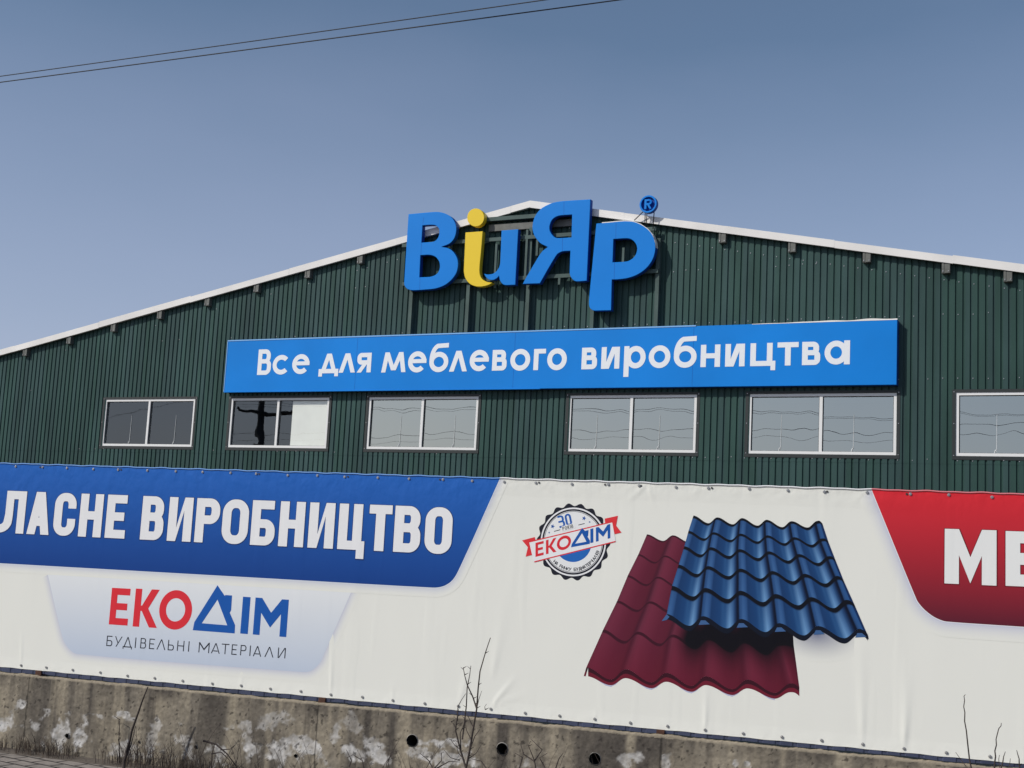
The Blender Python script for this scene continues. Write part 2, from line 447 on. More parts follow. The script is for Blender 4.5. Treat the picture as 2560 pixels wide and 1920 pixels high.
def glyph(ch, w, h, t, geo=False):
    """list of primitives, each a list of polygons, for a letter w wide and h tall with stem t"""
    th = t * (0.9 if geo else 0.86)
    rx = w / 2 if geo else w * 0.46
    ry = h / 2 if geo else w * 0.46
    rb = h / 4 if geo else w * 0.42
    V = lambda x: rect(x, 0, x + t, h)
    td = t * 1.04
    if ch == 'В':
        m = h * 0.53
        return [V(0), bowl(t, w * (0.93 if geo else 0.97), m - th * 0.5, h, t, rb, th), bowl(t, w, 0, m + th * 0.5, t, rb, th)]
    if ch == 'Б':
        m = h * 0.58
        return [V(0), rect(t, h - th, w * 0.93, h), bowl(t, w, 0, m, t, rb, th)]
    if ch == 'Р': return [V(0), bowl(t, w, h * 0.42, h, t, rb, th)]
    if ch == 'Ь': return [V(0), bowl(t, w, 0, h * 0.56, t, rb, th)]
    if ch == 'Я': return [V(w - t), [[(w - p[0], p[1]) for p in q][::-1] for q in bowl(t, w, h * 0.40, h, t, rb, th)], diag(0, w * 0.42, 0, h * 0.46, td)]
    if ch == 'К': return [V(0), diag(w - td * 1.15, t * 0.75, 0, h * 0.56, td * 1.15), diag(t * 0.75, w - td * 1.2, h * 0.42, h, td * 1.15)]
    if ch == 'R': return [V(0), bowl(t, w, h * 0.42, h, t, rb, th), diag(w - td * 1.05, w * 0.35, 0, h * 0.46, td)]
    if ch == 'О': return [oring(w / 2, h / 2, w / 2, h / 2, t)] if geo else [rring(0, w, 0, h, t, rx, ry, th)]
    if ch == 'С':
        if geo: return [oring(w / 2, h / 2, w / 2, h / 2, t, 42, 318)]
        return [rring(0, w, 0, h, t, rx, ry, th, cut=(h * 0.64, h * 0.40))]
    if ch == 'Е': return [V(0), rect(t, h - th, w, h), rect(t, 0, w, th), rect(t, h * 0.5 - th / 2, w * 0.9, h * 0.5 + th / 2)]
    if ch == 'Н': return [V(0), V(w - t), rect(t, h * 0.5 - th / 2, w - t, h * 0.5 + th / 2)]
    if ch == 'И': return [V(0), V(w - t), diag(t * 0.5, w - t * 1.55, h * 0.0, h, t * 1.05)] if geo else [V(0), V(w - t), [[(t, h * 0.0), (t, h * 0.30), (w - t, h), (w - t, h * 0.70)]]]
    if ch == 'І': return [rect(0, 0, w, h)]
    if ch == 'М':
        k = t * 1.0
        return [V(0), V(w - t), [[(t, h), (t, h - k * 1.9), (w / 2, h * (0.22 if geo else 0.02)), (w / 2, h * (0.22 if geo else 0.02) + k * 1.9)]],
                [[(w - t, h), (w / 2, h * (0.22 if geo else 0.02) + k * 1.9), (w / 2, h * (0.22 if geo else 0.02)), (w - t, h - k * 1.9)]]]
    if ch == 'М2': # flared м of the lightbox
        return [diag(0, w * 0.13, 0, h, t), diag(w - t, w * 0.87 - t, 0, h, t), diag(w * 0.5 - t * 0.55, w * 0.13 + t * 0.0, h * 0.1, h, t), diag(w * 0.5 - t * 0.45, w * 0.87 - t, h * 0.1, h, t)]
    if ch == 'А': return [diag(0, w * 0.5 - td * 0.55, 0, h, td), diag(w - td, w * 0.5 - td * 0.45, 0, h, td), rect(w * 0.25, h * 0.20, w * 0.75, h * 0.20 + th)]
    if ch == 'Λ': return [diag(0, w * 0.5 - td * 0.55, 0, h, td), diag(w - td, w * 0.5 - td * 0.45, 0, h, td)]
    if ch == 'Л':
        q = w * 0.25
        o = [(q, h)] + [(q, h * 0.45)] + arc(q - w * 0.20, h * 0.30, w * 0.19, h * 0.30, 0, -90, 8)
        i = [(q + t, h)] + [(q + t, h * 0.42)] + arc(q - w * 0.20, h * 0.30, w * 0.19 + t, h * 0.30 + 0, 0, -90, 8)
        i = [(x, y if k < 2 else y - 0.0) for k, (x, y) in enumerate(i)]
        o = o[:2] + arc(q - w * 0.20, h * 0.30, w * 0.17, h * 0.30 - th, 0, -90, 8)
        return [V(w - t), rect(q + t, h - th, w - t, h), strip(o, i)]
    if ch == 'Д': return [diag(w * 0.08, w * 0.5 - td * 0.55, 0, h, td), diag(w * 0.92 - td, w * 0.5 - td * 0.45, 0, h, td), rect(0, 0, w, th), rect(0, -h * 0.16, th, 0), rect(w - th, -h * 0.16, w, 0)]
    if ch == 'У': return [diag(w * 0.16, w - td, 0, h, td), diag(w * 0.46 - td * 0.5, 0, h * 0.34, h, td)]
    if ch == 'Ц': return [rect(0, 0, t, h), rect(w * 0.88 - t, 0, w * 0.88, h), rect(t, 0, w * 0.88 - t, th), rect(w * 0.88, 0, w, th), rect(w - t * 0.85, -h * 0.19, w, 0)]
    if ch == 'Т': return [rect(0, h - th, w, h), rect(w / 2 - t / 2, 0, w / 2 + t / 2, h - th)]
    if ch == 'Г': return [V(0), rect(t, h - th, w, h)]
    if ch == 'е':
        return [oring(w / 2, h / 2, w / 2, h / 2, t, 2, 318), rect(t * 0.8, h * 0.44, w, h * 0.44 + th * 0.9)]
    if ch == 'а': return [oring(w * 0.46, h / 2, w * 0.46, h / 2, t), rect(w - t, 0, w, h)]
    if ch == 'р': return [rect(0, -h * 0.37, t, h), oring(w * 0.54, h / 2, w * 0.46, h / 2, t)]
    if ch == 'б':
        H = h * 0.70
        o = [(0, H * 0.5)] + arc(w * 0.52, H * 0.62, w * 0.52, h - H * 0.62, 178, 105, 10) + [(w * 0.98, h)]
        i = [(t, H * 0.5)] + arc(w * 0.52, H * 0.62, w * 0.52 - t, h - H * 0.62 - th, 178, 105, 10) + [(w * 0.98, h - th)]
        return [oring(w / 2, H / 2, w / 2, H / 2, t), strip(o, i)]
    if ch == '3': return [bowl(0, w * 0.95, h * 0.50 - th * 0.5, h, t, rb, th), bowl(0, w, 0, h * 0.5 + th * 0.5, t, rb, th)]
    if ch == '0': return [rring(0, w, 0, h, t, w * 0.5, w * 0.5, th)]
    return []

def put_glyph(mb, ch, x0, x1, z0, z1, t, y, c, geo=False, mi=0, tf=None):
    for k, prim in enumerate(glyph(ch, x1 - x0, z1 - z0, t, geo)):
        for q in prim:
            pts = [(x0 + p[0], z0 + p[1]) for p in q]
            if tf: pts = [tf(*p) for p in pts]
            ar = sum(pts[i][0] * pts[(i + 1) % len(pts)][1] - pts[(i + 1) % len(pts)][0] * pts[i][1] for i in range(len(pts)))
            if ar < 0: pts = pts[::-1]
            mb.face([(p[0], y - 0.0001 * k, p[1]) for p in pts], mi, c)

# ================================================================== SETTING
m = MB(); m.face([(-300, -300, 0), (300, -300, 0), (300, 400, 0), (-300, 400, 0)])
g = m.build('ground', M['soil']); g['kind'] = 'structure'
m = MB(); m.face([(-40, -9.0, 0.004), (40, -9.0, 0.004), (40, -0.33, 0.004), (-40, -0.33, 0.004)])
g = m.build('pavement', M['paving']); g.matrix_world = MG; g['kind'] = 'structure'

# ================================================================== WAREHOUSE
FR = 0.13                                                   # roof overhang in front of the gable
pk, pl, pr = F(1325, 518.5, FR), F(0, 888, FR), F(2560, 682, FR)
SL, SR = (pk.z - pl.z) / (pk.x - pl.x), (pk.z - pr.z) / (pr.x - pk.x)
XL, XR = pk.x - 20.0, pk.x + 20.0
def eave(x): return pk.z - (SL * (pk.x - x) if x < pk.x else SR * (x - pk.x)) + 0.03
wh = thing('warehouse', 'large green corrugated warehouse with white roof edge behind the fence', 'building', MF)

Z0, Z1 = 4.06, 5.08
WIN = [((265.1, 254.0), (490.5, 479.7)), ((580.2, 569.5), (825.7, 816.0)), ((924.6, 915.7), (1198.3, 1190.6)),
       ((1424.3, 1417.6), (1743.8, 1738.8)), ((1873.3, 1869.5), (2243.0, 2240.5)), ((2390.3, 2389.1), None)]
wins = []
for a, b in WIN:
    x0 = (F(a[0], 993).x + F(a[1], 1125).x) / 2
    x1 = (F(b[0], 990).x + F(b[1], 1128).x) / 2 if b else x0 + 2.7
    wins.append((x0, x1))

P, DEP = 0.115, 0.020
ph0 = F(2240 + 118 * .14467, 1190).x                        # a groove seen in the survey
prof = [(0.0, 0.0), (0.006, -DEP), (0.084, -DEP), (0.091, 0.0)]
xs = []
k0 = int((XL - ph0) / P)
for k in range(k0, int((XR - ph0) / P)):
    for q in prof: xs.append((ph0 + 0.014 + k * P + q[0], q[1]))
m = MB()
ZOV = 3.93
for (xa, ya), (xb, yb) in zip(xs, xs[1:]):
    xm = (xa + xb) / 2
    spans = [(0.0, ZOV, 0.003), (ZOV, None, 0.0)]
    for s_, e_, dy in spans:
        cuts = [(s_, e_)]
        for wx0, wx1 in wins:
            if wx0 - 0.01 < xm < wx1 + 0.01 and e_ is None: cuts = [(s_, Z0), (Z1, None)]
        for a, b in cuts:
            ba, bb = (eave(xa), eave(xb)) if b is None else (b, b)
            m.face([(xa, ya + dy, a), (xb, yb + dy, a), (xb, yb + dy, bb), (xa, ya + dy, ba)])
# long side walls and rear gable
ez0, ez1 = eave(XL), eave(XR)
m.face([(XL, 0.0, 0), (XL, 40, 0), (XL, 40, ez0), (XL, 0.0, ez0)]); m.face([(XR, 0, 0), (XR, 40, 0), (XR, 40, ez1), (XR, 0, ez1)])
m.face([(XL, 40, 0), (XR, 40, 0), (XR, 40, ez1), (pk.x, 40, pk.z), (XL, 40, ez0)])
# self-drilling screws in rows across the sheets
def screw(mb, x, z, r=0.007, mi=1):
    mb.box((x - r, -DEP - 0.008, z - r), (x + r, -DEP + 0.002, z + r), mi)
rows = [3.99, 5.30, 6.35, 7.3]
for zr in rows:
    for k in range(k0, int((XR - ph0) / P), 2):
        x = ph0 + 0.014 + k * P + 0.02
        if zr < eave(x) - 0.25 and random.random() < (0.75 if x > F(1500, 900).x else 0.22): screw(m, x, zr + random.uniform(-.012, .012))
for k in range(k0, int((XR - ph0) / P), 2):
    x = ph0 + 0.014 + k * P + 0.03
    if x < F(1600, 700).x and random.random() < .85: continue
    screw(m, x, eave(x) - 0.30)
m.build('wall', [M['clad'], M['screw']], wh)

# roof: two sheets with a white barge board along the gable
m = MB()
def roof_pts(x, dz): return eave(x) - 0.03 + dz
for xa, xb in ((XL - 0.4, pk.x), (pk.x, XR + 0.4)):
    n = 60
    za, zb = roof_pts(xa, 0.02), roof_pts(xb, 0.02)
    y0, y1 = -FR + 0.02, 40.3
    m.face([(xa, y0, za + .09), (xb, y0, zb + .09), (xb, y1, zb + .09), (xa, y1, za + .09)])
    m.face([(xa, y0, za), (xa, y1, za), (xb, y1, zb), (xb, y0, zb)])
    m.face([(xa, y0, za), (xb, y0, zb), (xb, y0, zb + .09), (xa, y0, za + .09)])
    m.face([(xa, y1, za), (xa, y0, za), (xa, y0, za + .12), (xa, y1, za + .12)]) if xa < pk.x - 1 else m.face([(xb, y0, zb), (xb, y1, zb), (xb, y1, zb + .12), (xb, y0, zb + .12)])
roof = m.build('roof', M['roof'], wh)
m = MB()
segs = [(-22 + k * 2.6, -22 + (k + 1) * 2.6) for k in range(-2, 9)]
def fascia_run(xa, xb, j):
    j2 = random.uniform(-.006, .006); hh = 0.130 + random.uniform(-.004, .006)
    za, zb = roof_pts(xa, 0) + j2, roof_pts(xb, 0) + j2
    y0 = -FR - (0.002 if j % 2 else 0.0)
    m.face([(xa, y0, za), (xb, y0, zb), (xb, y0, zb + hh), (xa, y0, za + hh)])
    m.face([(xa, y0, za + hh), (xb, y0, zb + hh), (xb, y0 + .16, zb + hh + .004), (xa, y0 + .16, za + hh + .004)])
    m.face([(xa, y0 + .05, za + .001), (xb, y0 + .05, zb + .001), (xb, y0, zb), (xa, y0, za)])
    for x, z in ((xa, za), (xb, zb)): m.face([(x, y0, z), (x, y0, z + hh), (x, y0 + .02, z + hh), (x, y0 + .02, z)])
x, j = XL - 0.4, 0
while x < pk.x: fascia_run(x, min(x + 2.5, pk.x), j); x += 2.5; j += 1
x = pk.x
while x < XR: fascia_run(x, min(x + 1.9, XR + .4), j); x += 1.9; j += 1
m.build('fascia', M['white_trim'], roof)

# purlin ends under the roof edge
PUR = [(63, 880), (172, 852), (283, 821), (399, 789), (518, 755), (641, 722), (769, 687), (900, 651), (1806, 596), (1980, 620), (2167, 644), (2365, 669), (2520, 690), (-45, 909)]
for q, (x, y) in enumerate(PUR):
    c = F(x, y, 0.10)
    z1 = eave(c.x) - 0.03
    m = MB(); m.box((c.x - .065, -0.105, z1 - 0.17), (c.x + .065, 0.015, z1 + 0.01))
    m.box((c.x - .058, -0.112, z1 - 0.16), (c.x - .030, -0.1045, z1))
    m.box((c.x - .012, -0.112, z1 - 0.165), (c.x + .060, -0.1046, z1))
    for sx in (-.045, .04): m.box((c.x + sx - .008, -0.118, z1 - .145), (c.x + sx + .008, -0.111, z1 - .129), 1)
    m.build('purlin_end', [M['purlin'], M['screw']], wh)
# horizontal beams across the peak
for pa, pb, off, hz in (((1205, 549), (1440, 532), 0.16, 0.075), ((1222, 570.5), (1440, 555), 0.10, 0.13)):
    a, b = F(*pa, off), F(*pb, off); z = (a.z + b.z) / 2
    m = MB(); m.box((a.x, -off, z - hz / 2), (b.x, -0.021, z + hz / 2)); m.build('gable_beam', M['green_steel'] if hz < .1 else M['purlin'], wh)

# windows
def window(k, x0, x1):
    t = 0.048
    fr = MB()
    y0, y1 = -0.012, 0.05
    mid = (x0 + x1) / 2 + (0.0 if k else 0.0)
    if k == 1: mid = x0 + (x1 - x0) * 0.49
    def ring(a, b, c, d, tt, ya, yb):
        fr.box((a, ya, c), (b, yb, c + tt)); fr.box((a, ya, d - tt), (b, yb, d))
        fr.box((a, ya, c + tt), (a + tt, yb, d - tt)); fr.box((b - tt, ya, c + tt), (b, yb, d - tt))
    ring(x0, x1, Z0, Z1, t, y0, y1)
    fr.box((mid - t * .55, y0 + .002, Z0 + t), (mid + t * .55, y1, Z1 - t))
    wo = fr.build('window', M['frame'], wh)
    tr = MB()
    a, b, c, d, tt = x0 - .055, x1 + .055, Z0 - .06, Z1 + .045, .055
    tr.box((a, -DEP - .006, c), (b, 0.0, c + .06)); tr.box((a, -DEP - .006, d - .045), (b, 0.0, d))
    tr.box((a, -DEP - .005, c + .06), (a + tt, 0.0, d - .045)); tr.box((b - tt, -DEP - .005, c + .06), (b, 0.0, d - .045))
    for sx in (a + .02, b - .03):
        for sz in (Z0, (Z0 + Z1) / 2, Z1): tr.box((sx, -DEP - .011, sz), (sx + .014, -DEP - .004, sz + .014), 1)
    tr.build('flashing', [M['dark_trim'], M['screw']], wo)
    gm = M['glass'] if k < 2 else M['film']
    for a, b in ((x0 + t, mid - t * .55), (mid + t * .55, x1 - t)):
        p = MB()
        ta, tb_ = random.uniform(-.0012, .0012), random.uniform(-.0010, .0010)     # panes never sit quite true
        p.face([(a, 0.03 - ta - tb_, Z0 + t), (b, 0.03 + ta - tb_, Z0 + t), (b, 0.03 + ta + tb_, Z1 - t), (a, 0.03 - ta + tb_, Z1 - t)])
        p.build('pane', gm, wo)
        # gasket
        q = MB(); s = 0.010
        q.box((a, 0.012, Z0 + t), (a + s, 0.029, Z1 - t)); q.box((b - s, 0.012, Z0 + t), (b, 0.029, Z1 - t))
        q.box((a + s, 0.012, Z1 - t - s), (b - s, 0.029, Z1 - t)); q.box((a + s, 0.012, Z0 + t), (b - s, 0.029, Z0 + t + s * .6))
        q.build('gasket', M['dark_trim'], wo)
        if k == 1: continue
        xc = a + (b - a) * (0.60 if k < 3 else 0.44)
        q = MB(); q.tube([(xc, 0.022, Z0 + t + .03), (xc + .004, 0.022, Z0 + t + .62)], [0.0045, 0.0022], 6)
        q.tube([(xc - .028, 0.020, Z0 + t), (xc - .022, 0.020, Z0 + t + .04), (xc, 0.021, Z0 + t + .065)], 0.008, 6)
        q.build('stay_rod', M['cord'], wo)
    if k == 1:
        q = MB(); xb0 = mid + (x1 - mid) * 0.26
        q.box((xb0, 0.045, Z0 + t), (x1 - t, 0.06, Z1 - t)); q.build('cream_board', M['board'], wo)
    # dark room behind
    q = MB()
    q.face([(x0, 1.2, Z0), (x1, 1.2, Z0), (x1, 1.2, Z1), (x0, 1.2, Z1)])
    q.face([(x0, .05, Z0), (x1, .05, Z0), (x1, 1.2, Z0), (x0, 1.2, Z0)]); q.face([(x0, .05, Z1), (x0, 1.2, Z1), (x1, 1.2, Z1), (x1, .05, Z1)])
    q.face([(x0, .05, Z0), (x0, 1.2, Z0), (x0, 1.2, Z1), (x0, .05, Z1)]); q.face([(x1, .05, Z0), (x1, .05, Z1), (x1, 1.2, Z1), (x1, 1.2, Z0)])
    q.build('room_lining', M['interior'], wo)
for k, (a, b) in enumerate(wins): window(k, a, b)

# ================================================================== LIGHTBOX SIGN
SD = 0.175
tl, tr_, bl, br = F(569.7, 853.1, SD), F(2243.6, 798.3, SD), F(560.3, 981.2, SD), F(2241.5, 961.0, SD)
sx0, sx1, sz0, sz1 = (tl.x + bl.x) / 2, (tr_.x + br.x) / 2, (bl.z + br.z) / 2, (tl.z + tr_.z) / 2
so = Vector(((sx0 + sx1) / 2, 0, sz0))
sg = thing('lightbox_sign', 'long bright blue sign board with white Cyrillic lettering above the windows', 'sign', MF, so)
m = MB()
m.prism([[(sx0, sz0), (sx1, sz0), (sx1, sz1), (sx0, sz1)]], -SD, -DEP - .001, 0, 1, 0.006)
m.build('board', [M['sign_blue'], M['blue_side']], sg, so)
xj = F(1740, 815, SD).x
m = MB()
m.box((sx0 - .006, -SD - .008, sz1 - .008), (xj, -SD + .03, sz1 + .016)); m.box((sx0 - .006, -SD - .006, sz0 - .006), (F(1350, 968, SD).x, -SD + .03, sz0 + .014), 1)
m.box((sx0 - .010, -SD - .007, sz0 + .010), (sx0 + .006, -SD + .03, sz1 - .012))
m.build('edge_strip', [M['sign_edge'], M['sign_blue']], sg, so)
m = MB()
for fx in (.235, .49, .745):
    x = sx0 + (sx1 - sx0) * fx; m.face([(x, -SD - .0012, sz0 + .02), (x + .004, -SD - .0012, sz0 + .02), (x + .006, -SD - .0012, sz1 - .02), (x + .002, -SD - .0012, sz1 - .02)])
    m.build('panel_seam', M['blue_side'], sg, so); m = MB()
# uneven white strip along the top edge at the far end
m = MB(); N = 60; xa = F(1880, 812, SD).x
for i in range(N):
    def hz(i): 
        u = i / N
        return 0.004 + 0.03 * min(1, u * 1.4) * (0.62 + 0.38 * math.sin(u * 21) * math.sin(u * 5 + 1))
    a, b = xa + (sx1 - xa) * i / N, xa + (sx1 - xa) * (i + 1) / N
    m.face([(a, -SD - .003, sz1 - .003), (b, -SD - .003, sz1 - .003), (b, -SD - .001, sz1 + hz(i + 1)), (a, -SD - .001, sz1 + hz(i))])
    m.face([(a, -SD - .001, sz1 + hz(i)), (b, -SD - .001, sz1 + hz(i + 1)), (b, -SD + .08, sz1 + .004), (a, -SD + .08, sz1 + .004)])
m.build('white_top_strip', M['white_trim'], sg, so)

def c1(x, y): return (540 + x * .39783, 780 + y * .39783)
def c2(x, y): return (1380 + x * .40687, 760 + y * .40687)
L1 = [('В', 264, 348, 235, 395), ('С', 357, 465, 270, 393), ('е', 480, 588, 265, 390), ('Д', 649, 772, 262, 385), ('Λ', 775, 877, 260, 381), ('Я', 888, 976, 257, 380),
      ('М2', 1042, 1195, 253, 379), ('е', 1208, 1323, 247, 380), ('б', 1343, 1462, 196, 378), ('Λ', 1468, 1580, 244, 374), ('е', 1595, 1715, 238, 372), ('В', 1737, 1828, 238, 368),
      ('О', 1850, 1975, 232, 369), ('Г', 1997, 2072, 232, 365), ('О', 2082, 2205, 228, 366)]
L2 = [('В', 183, 278, 268, 401), ('И', 304, 416, 264, 398), ('р', 443, 576, 258, 396), ('О', 595, 728, 254, 394), ('б', 750, 890, 198, 392), ('Н', 914, 1034, 250, 387), ('И', 1065, 1185, 245, 384),
      ('Ц', 1219, 1374, 240, 381), ('Т', 1385, 1515, 235, 378), ('В', 1537, 1649, 232, 375), ('а', 1675, 1831, 225, 372)]
lets = []
for L, cf in ((L1, c1), (L2, c2)):
    for ch, xl, xr, yt, yb in L:
        ym = (yt + yb) / 2
        lets.append((ch, F(*cf(xl, ym), SD).x, F(*cf(xr, ym), SD).x, F(*cf((xl + xr) / 2, yb), SD).z, F(*cf((xl + xr) / 2, yt), SD).z))
bz = sorted(l[3] for l in lets)[len(lets) // 2]
hl = sorted(l[4] - l[3] for l in lets)[len(lets) // 2]
for ch, xa, xb, za, zb in lets:
    m = MB()
    put_glyph(m, ch, xa, xb, za, zb, 0.097 if ch != 'В' or zb - za < hl * 1.15 else 0.100, -SD - .0035, None, geo=True)
    m.build('letter', M['white_letter'], sg, so)

# ================================================================== CHANNEL LETTER SIGN
LO, LB = 0.275, 0.165
ro = Vector((F(1320, 780, 0).x, 0, sz1 + .03))
rs = thing('channel_letter_sign', 'raised blue channel letters with one yellow letter on a green frame at the gable peak', 'sign', MF, ro)
def A1(x, y): return (960 + x * .33454, 460 + y * .33454)
def A4(x, y): return (1200 + x * .14467, 480 + y * .14467)
def A5(x, y): return (1380 + x * .14467, 480 + y * .14467)
def outline(pts, conv, n=6):
    out = []
    for p in pts:
        q = F(*conv(p[0], p[1]), LO); out.append((q.x, q.z) + tuple(p[2:]))
    return smooth_path(out, n)
def letter(loops, conv, mats, name='letter', label=None):
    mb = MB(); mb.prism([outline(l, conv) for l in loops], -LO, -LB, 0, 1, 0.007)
    o = mb.build(name, mats, rs, ro)
    if label: o['label'] = label
    return o
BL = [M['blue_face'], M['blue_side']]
letter([[(182, 225, 1), (385, 208), (450, 218), (505, 250), (535, 300), (540, 350), (525, 405), (490, 445), (430, 470, 1), (480, 480), (520, 510), (548, 560), (553, 610), (540, 665), (505, 715), (455, 755), (390, 780), (320, 789), (210, 795), (172, 783), (152, 757), (150, 730)],
        [(288, 310, 1), (345, 306), (385, 310), (410, 335), (412, 370), (400, 405), (370, 430), (280, 438, 1)],
        [(272, 533, 1), (340, 530), (385, 545), (413, 585), (415, 630), (395, 670), (350, 692), (265, 697, 1)]], A1, BL)
letter([[(608, 362, 1), (738, 353, 1), (726, 500), (715, 620), (716, 670), (730, 705), (760, 728), (810, 738, 1), (780, 755), (730, 767), (685, 765), (640, 745), (608, 705), (596, 655), (597, 610)]], A1, [M['yellow'], M['yellow']], label='yellow letter with a curled foot')
letter([[(685 + 64 * math.cos(R(a)), 250 + 68 * math.sin(R(a))) for a in range(0, 360, 15)]], A1, [M['yellow'], M['yellow']], 'letter_dot', 'round yellow dot over the yellow letter')
letter([[(370, 665, 1), (662, 642, 1), (610, 1605, 1), (440, 1610), (390, 1590), (345, 1530), (328, 1450, 1), (290, 1490), (230, 1520), (170, 1520), (120, 1490), (85, 1445), (70, 1410, 1), (130, 1425), (210, 1415), (270, 1380), (320, 1315), (345, 1240), (350, 1180)]], A4, BL)
letter([[(1910, 125, 1), (1440, 155), (1280, 180), (1160, 225), (1050, 290), (960, 400), (915, 520), (905, 620), (925, 720), (975, 810), (1050, 890), (1170, 950, 1), (1080, 1020), (1000, 1130), (800, 1470), (735, 1590, 1), (1035, 1580, 1), (1200, 1290), (1330, 1080), (1390, 1040), (1440, 1025), (1560, 1018, 1), (1548, 1390), (1560, 1450), (1600, 1510), (1650, 1542), (1710, 1546), (1845, 1535, 1)],
        [(1590, 392, 1), (1400, 405), (1310, 430), (1240, 490), (1205, 580), (1205, 660), (1240, 730), (1290, 780), (1340, 795), (1580, 785, 1)]], A4, BL)
letter([[(765, 545, 1), (1000, 525), (1250, 502), (1400, 512), (1530, 560), (1650, 640), (1740, 750), (1780, 880), (1785, 1000), (1750, 1140), (1680, 1260), (1580, 1360), (1450, 1440), (1300, 1490), (1150, 1510), (1035, 1515, 1), (1021, 2046, 1), (840, 2050), (725, 2050), (660, 2010), (638, 1935), (648, 1750)],
        [(1062, 815, 1), (1300, 802), (1390, 830), (1450, 900), (1470, 980), (1450, 1070), (1400, 1140), (1320, 1190), (1240, 1205), (1048, 1215, 1)]], A5, BL)
# white strip over the round shoulder of the last letter
m = MB()
top = [(860, 533), (1000, 522), (1130, 508), (1250, 500), (1400, 510), (1530, 558), (1650, 638), (1740, 748), (1782, 878), (1786, 960)]
tp = [F(*A5(*p), LO) for p in top]
for k, (a, b) in enumerate(zip(tp, tp[1:])):
    n1 = 0.012 if k < 7 else 0.008
    m.face([(a.x, -LO + .004, a.z + n1), (b.x, -LO + .004, b.z + n1), (b.x + .004, -LB + .02, b.z + n1), (a.x + .004, -LB + .02, a.z + n1)])
    m.face([(a.x, -LO + .004, a.z - .004), (b.x, -LO + .004, b.z - .004), (b.x, -LO + .004, b.z + n1), (a.x, -LO + .004, a.z + n1)])
m.build('white_cap', M['white_trim'], rs, ro)
m = MB()
for cf, L in ((A1, [(296, 250, 289, 304), (281, 440, 274, 531), (269, 700, 266, 788)]), (A4, [(1450, 170, 1447, 402), (1424, 790, 1420, 1022)]), (A5, [(1105, 530, 1100, 810), (1078, 1215, 1072, 1510)])):
    for xa, ya, xb, yb in L:
        a, b = F(*cf(xa, ya), LO), F(*cf(xb, yb), LO)
        m.face([(b.x, -LO - .0008, b.z), (b.x + .005, -LO - .0008, b.z), (a.x + .005, -LO - .0008, a.z), (a.x, -LO - .0008, a.z)]); m.build('seam', M['blue_side'], rs, ro); m = MB()
# registered mark: ring, letter, pan darkened to stand for recess shade, thin legs
dc, dr = F(1620, 510, LO), 0.0
dr = (F(1620, 488, LO).z - dc.z)
def circ(r, n=40): return [(dc.x + r * math.cos(2 * math.pi * k / n), dc.z + r * math.sin(2 * math.pi * k / n)) for k in range(n)]
m = MB()
m.prism([circ(dr), circ(dr * .80)], -LO, -LO + .09, 0, 1, 0.004)
disc = m.build('registered_mark', BL, rs, ro)
m = MB(); m.poly([circ(dr * .82)], -LO + .05, 0); m.build('pan', M['blue_side'], disc, Vector((0, 0, 0)))
disc.children[0].data.transform(Matrix.Translation(-ro))
m = MB()
for k, prim in enumerate(glyph('R', dr * .85, dr * 1.1, dr * .24)):
    for q in prim:
        l = [(dc.x - dr * .42 + p[0], dc.z - dr * .55 + p[1]) for p in q]
        m.prism([l], -LO - .0004 * k, -LO + .05, 0, 0, 0.001)
m.build('letter', M['blue_face'], disc, ro)
m = MB()
for (xa, ya), (xb, yb) in (((1610, 370), (1605, 560)), ((1765, 350), (1745, 640)), ((1570, 345), (1420, 490)), ((1640, 380), (1630, 560))):
    a, b = F(*A5(xa, ya), LO - .05), F(*A5(xb, yb), LO - .09)
    m.tube([a, b], 0.009)
m.build('support_rod', M['cable'], disc, ro)
# carrying frame
for x, yt in ((1025, 560), (1167, 560), (1317, 570), (1480, 570), (1640, 560)):
    a = F(x, 800, 0.10)
    zt = min(F(x, yt, .10).z, eave(a.x) - .28)
    m = MB(); m.box((a.x - .035, -0.12, sz1 + .03), (a.x + .035, -0.021, zt)); m.build('frame_post', M['green_steel'], rs, ro)
for (xa, ya), (xb, yb) in (((1005, 613), (1640, 572)), ((1005, 710), (1645, 677))):
    a, b = F(xa, ya, .16), F(xb, yb, .16); z = (a.z + b.z) / 2
    m = MB(); m.box((a.x, -LB + .002, z - .035), (b.x, -0.1205, z + .035)); m.build('frame_rail', M['green_steel'], rs, ro)
# short struts and clamps behind the letters
for x, ya, yb in ((1243, 610, 690), (1320, 575, 700), (1345, 600, 640), (1400, 690, 712), (1240, 690, 720), (1560, 620, 680), (1130, 600, 700)):
    a, b = F(x, ya, .13), F(x, yb, .13); m = MB(); m.box((a.x - .022, -LB + .004, b.z), (a.x + .022, -0.122, a.z))
    m.build('strut', M['green_steel'], rs, ro)

# ================================================================== STREET FENCE
CO = 0.035                                                    # concrete stands this proud of the banner
cpts = [(0, 1682), (320, 1713), (600, 1738), (860, 1762), (1160, 1789), (1450, 1816), (1700, 1842), (1980, 1872), (2240, 1896), (2480, 1920)]
ctop = [(G(x, y, CO).x, G(x, y, CO).z) for x, y in cpts]
def lsq(P):
    n = len(P); sx = sum(p[0] for p in P); sy = sum(p[1] for p in P); sxx = sum(p[0]**2 for p in P); sxy = sum(p[0] * p[1] for p in P)
    b = (n * sxy - sx * sy) / (n * sxx - sx * sx); return (sy - b * sx) / n, b
ca, cb = lsq(ctop)
def czt(u): return ca + cb * u
btop = [(G(x, y).x, G(x, y).z) for x, y in ((0, 1158.5), (320, 1166.5), (1250, 1194), (2240, 1224.5), (2560, 1235.7))]
bbot = [(G(x, y).x, G(x, y).z) for x, y in ((0, 1668.2), (320, 1698.6), (860, 1746), (1700, 1823.9), (2240, 1881), (2560, 1913.6))]
ta, tb = lsq(btop); ba_, bb_ = lsq(bbot)
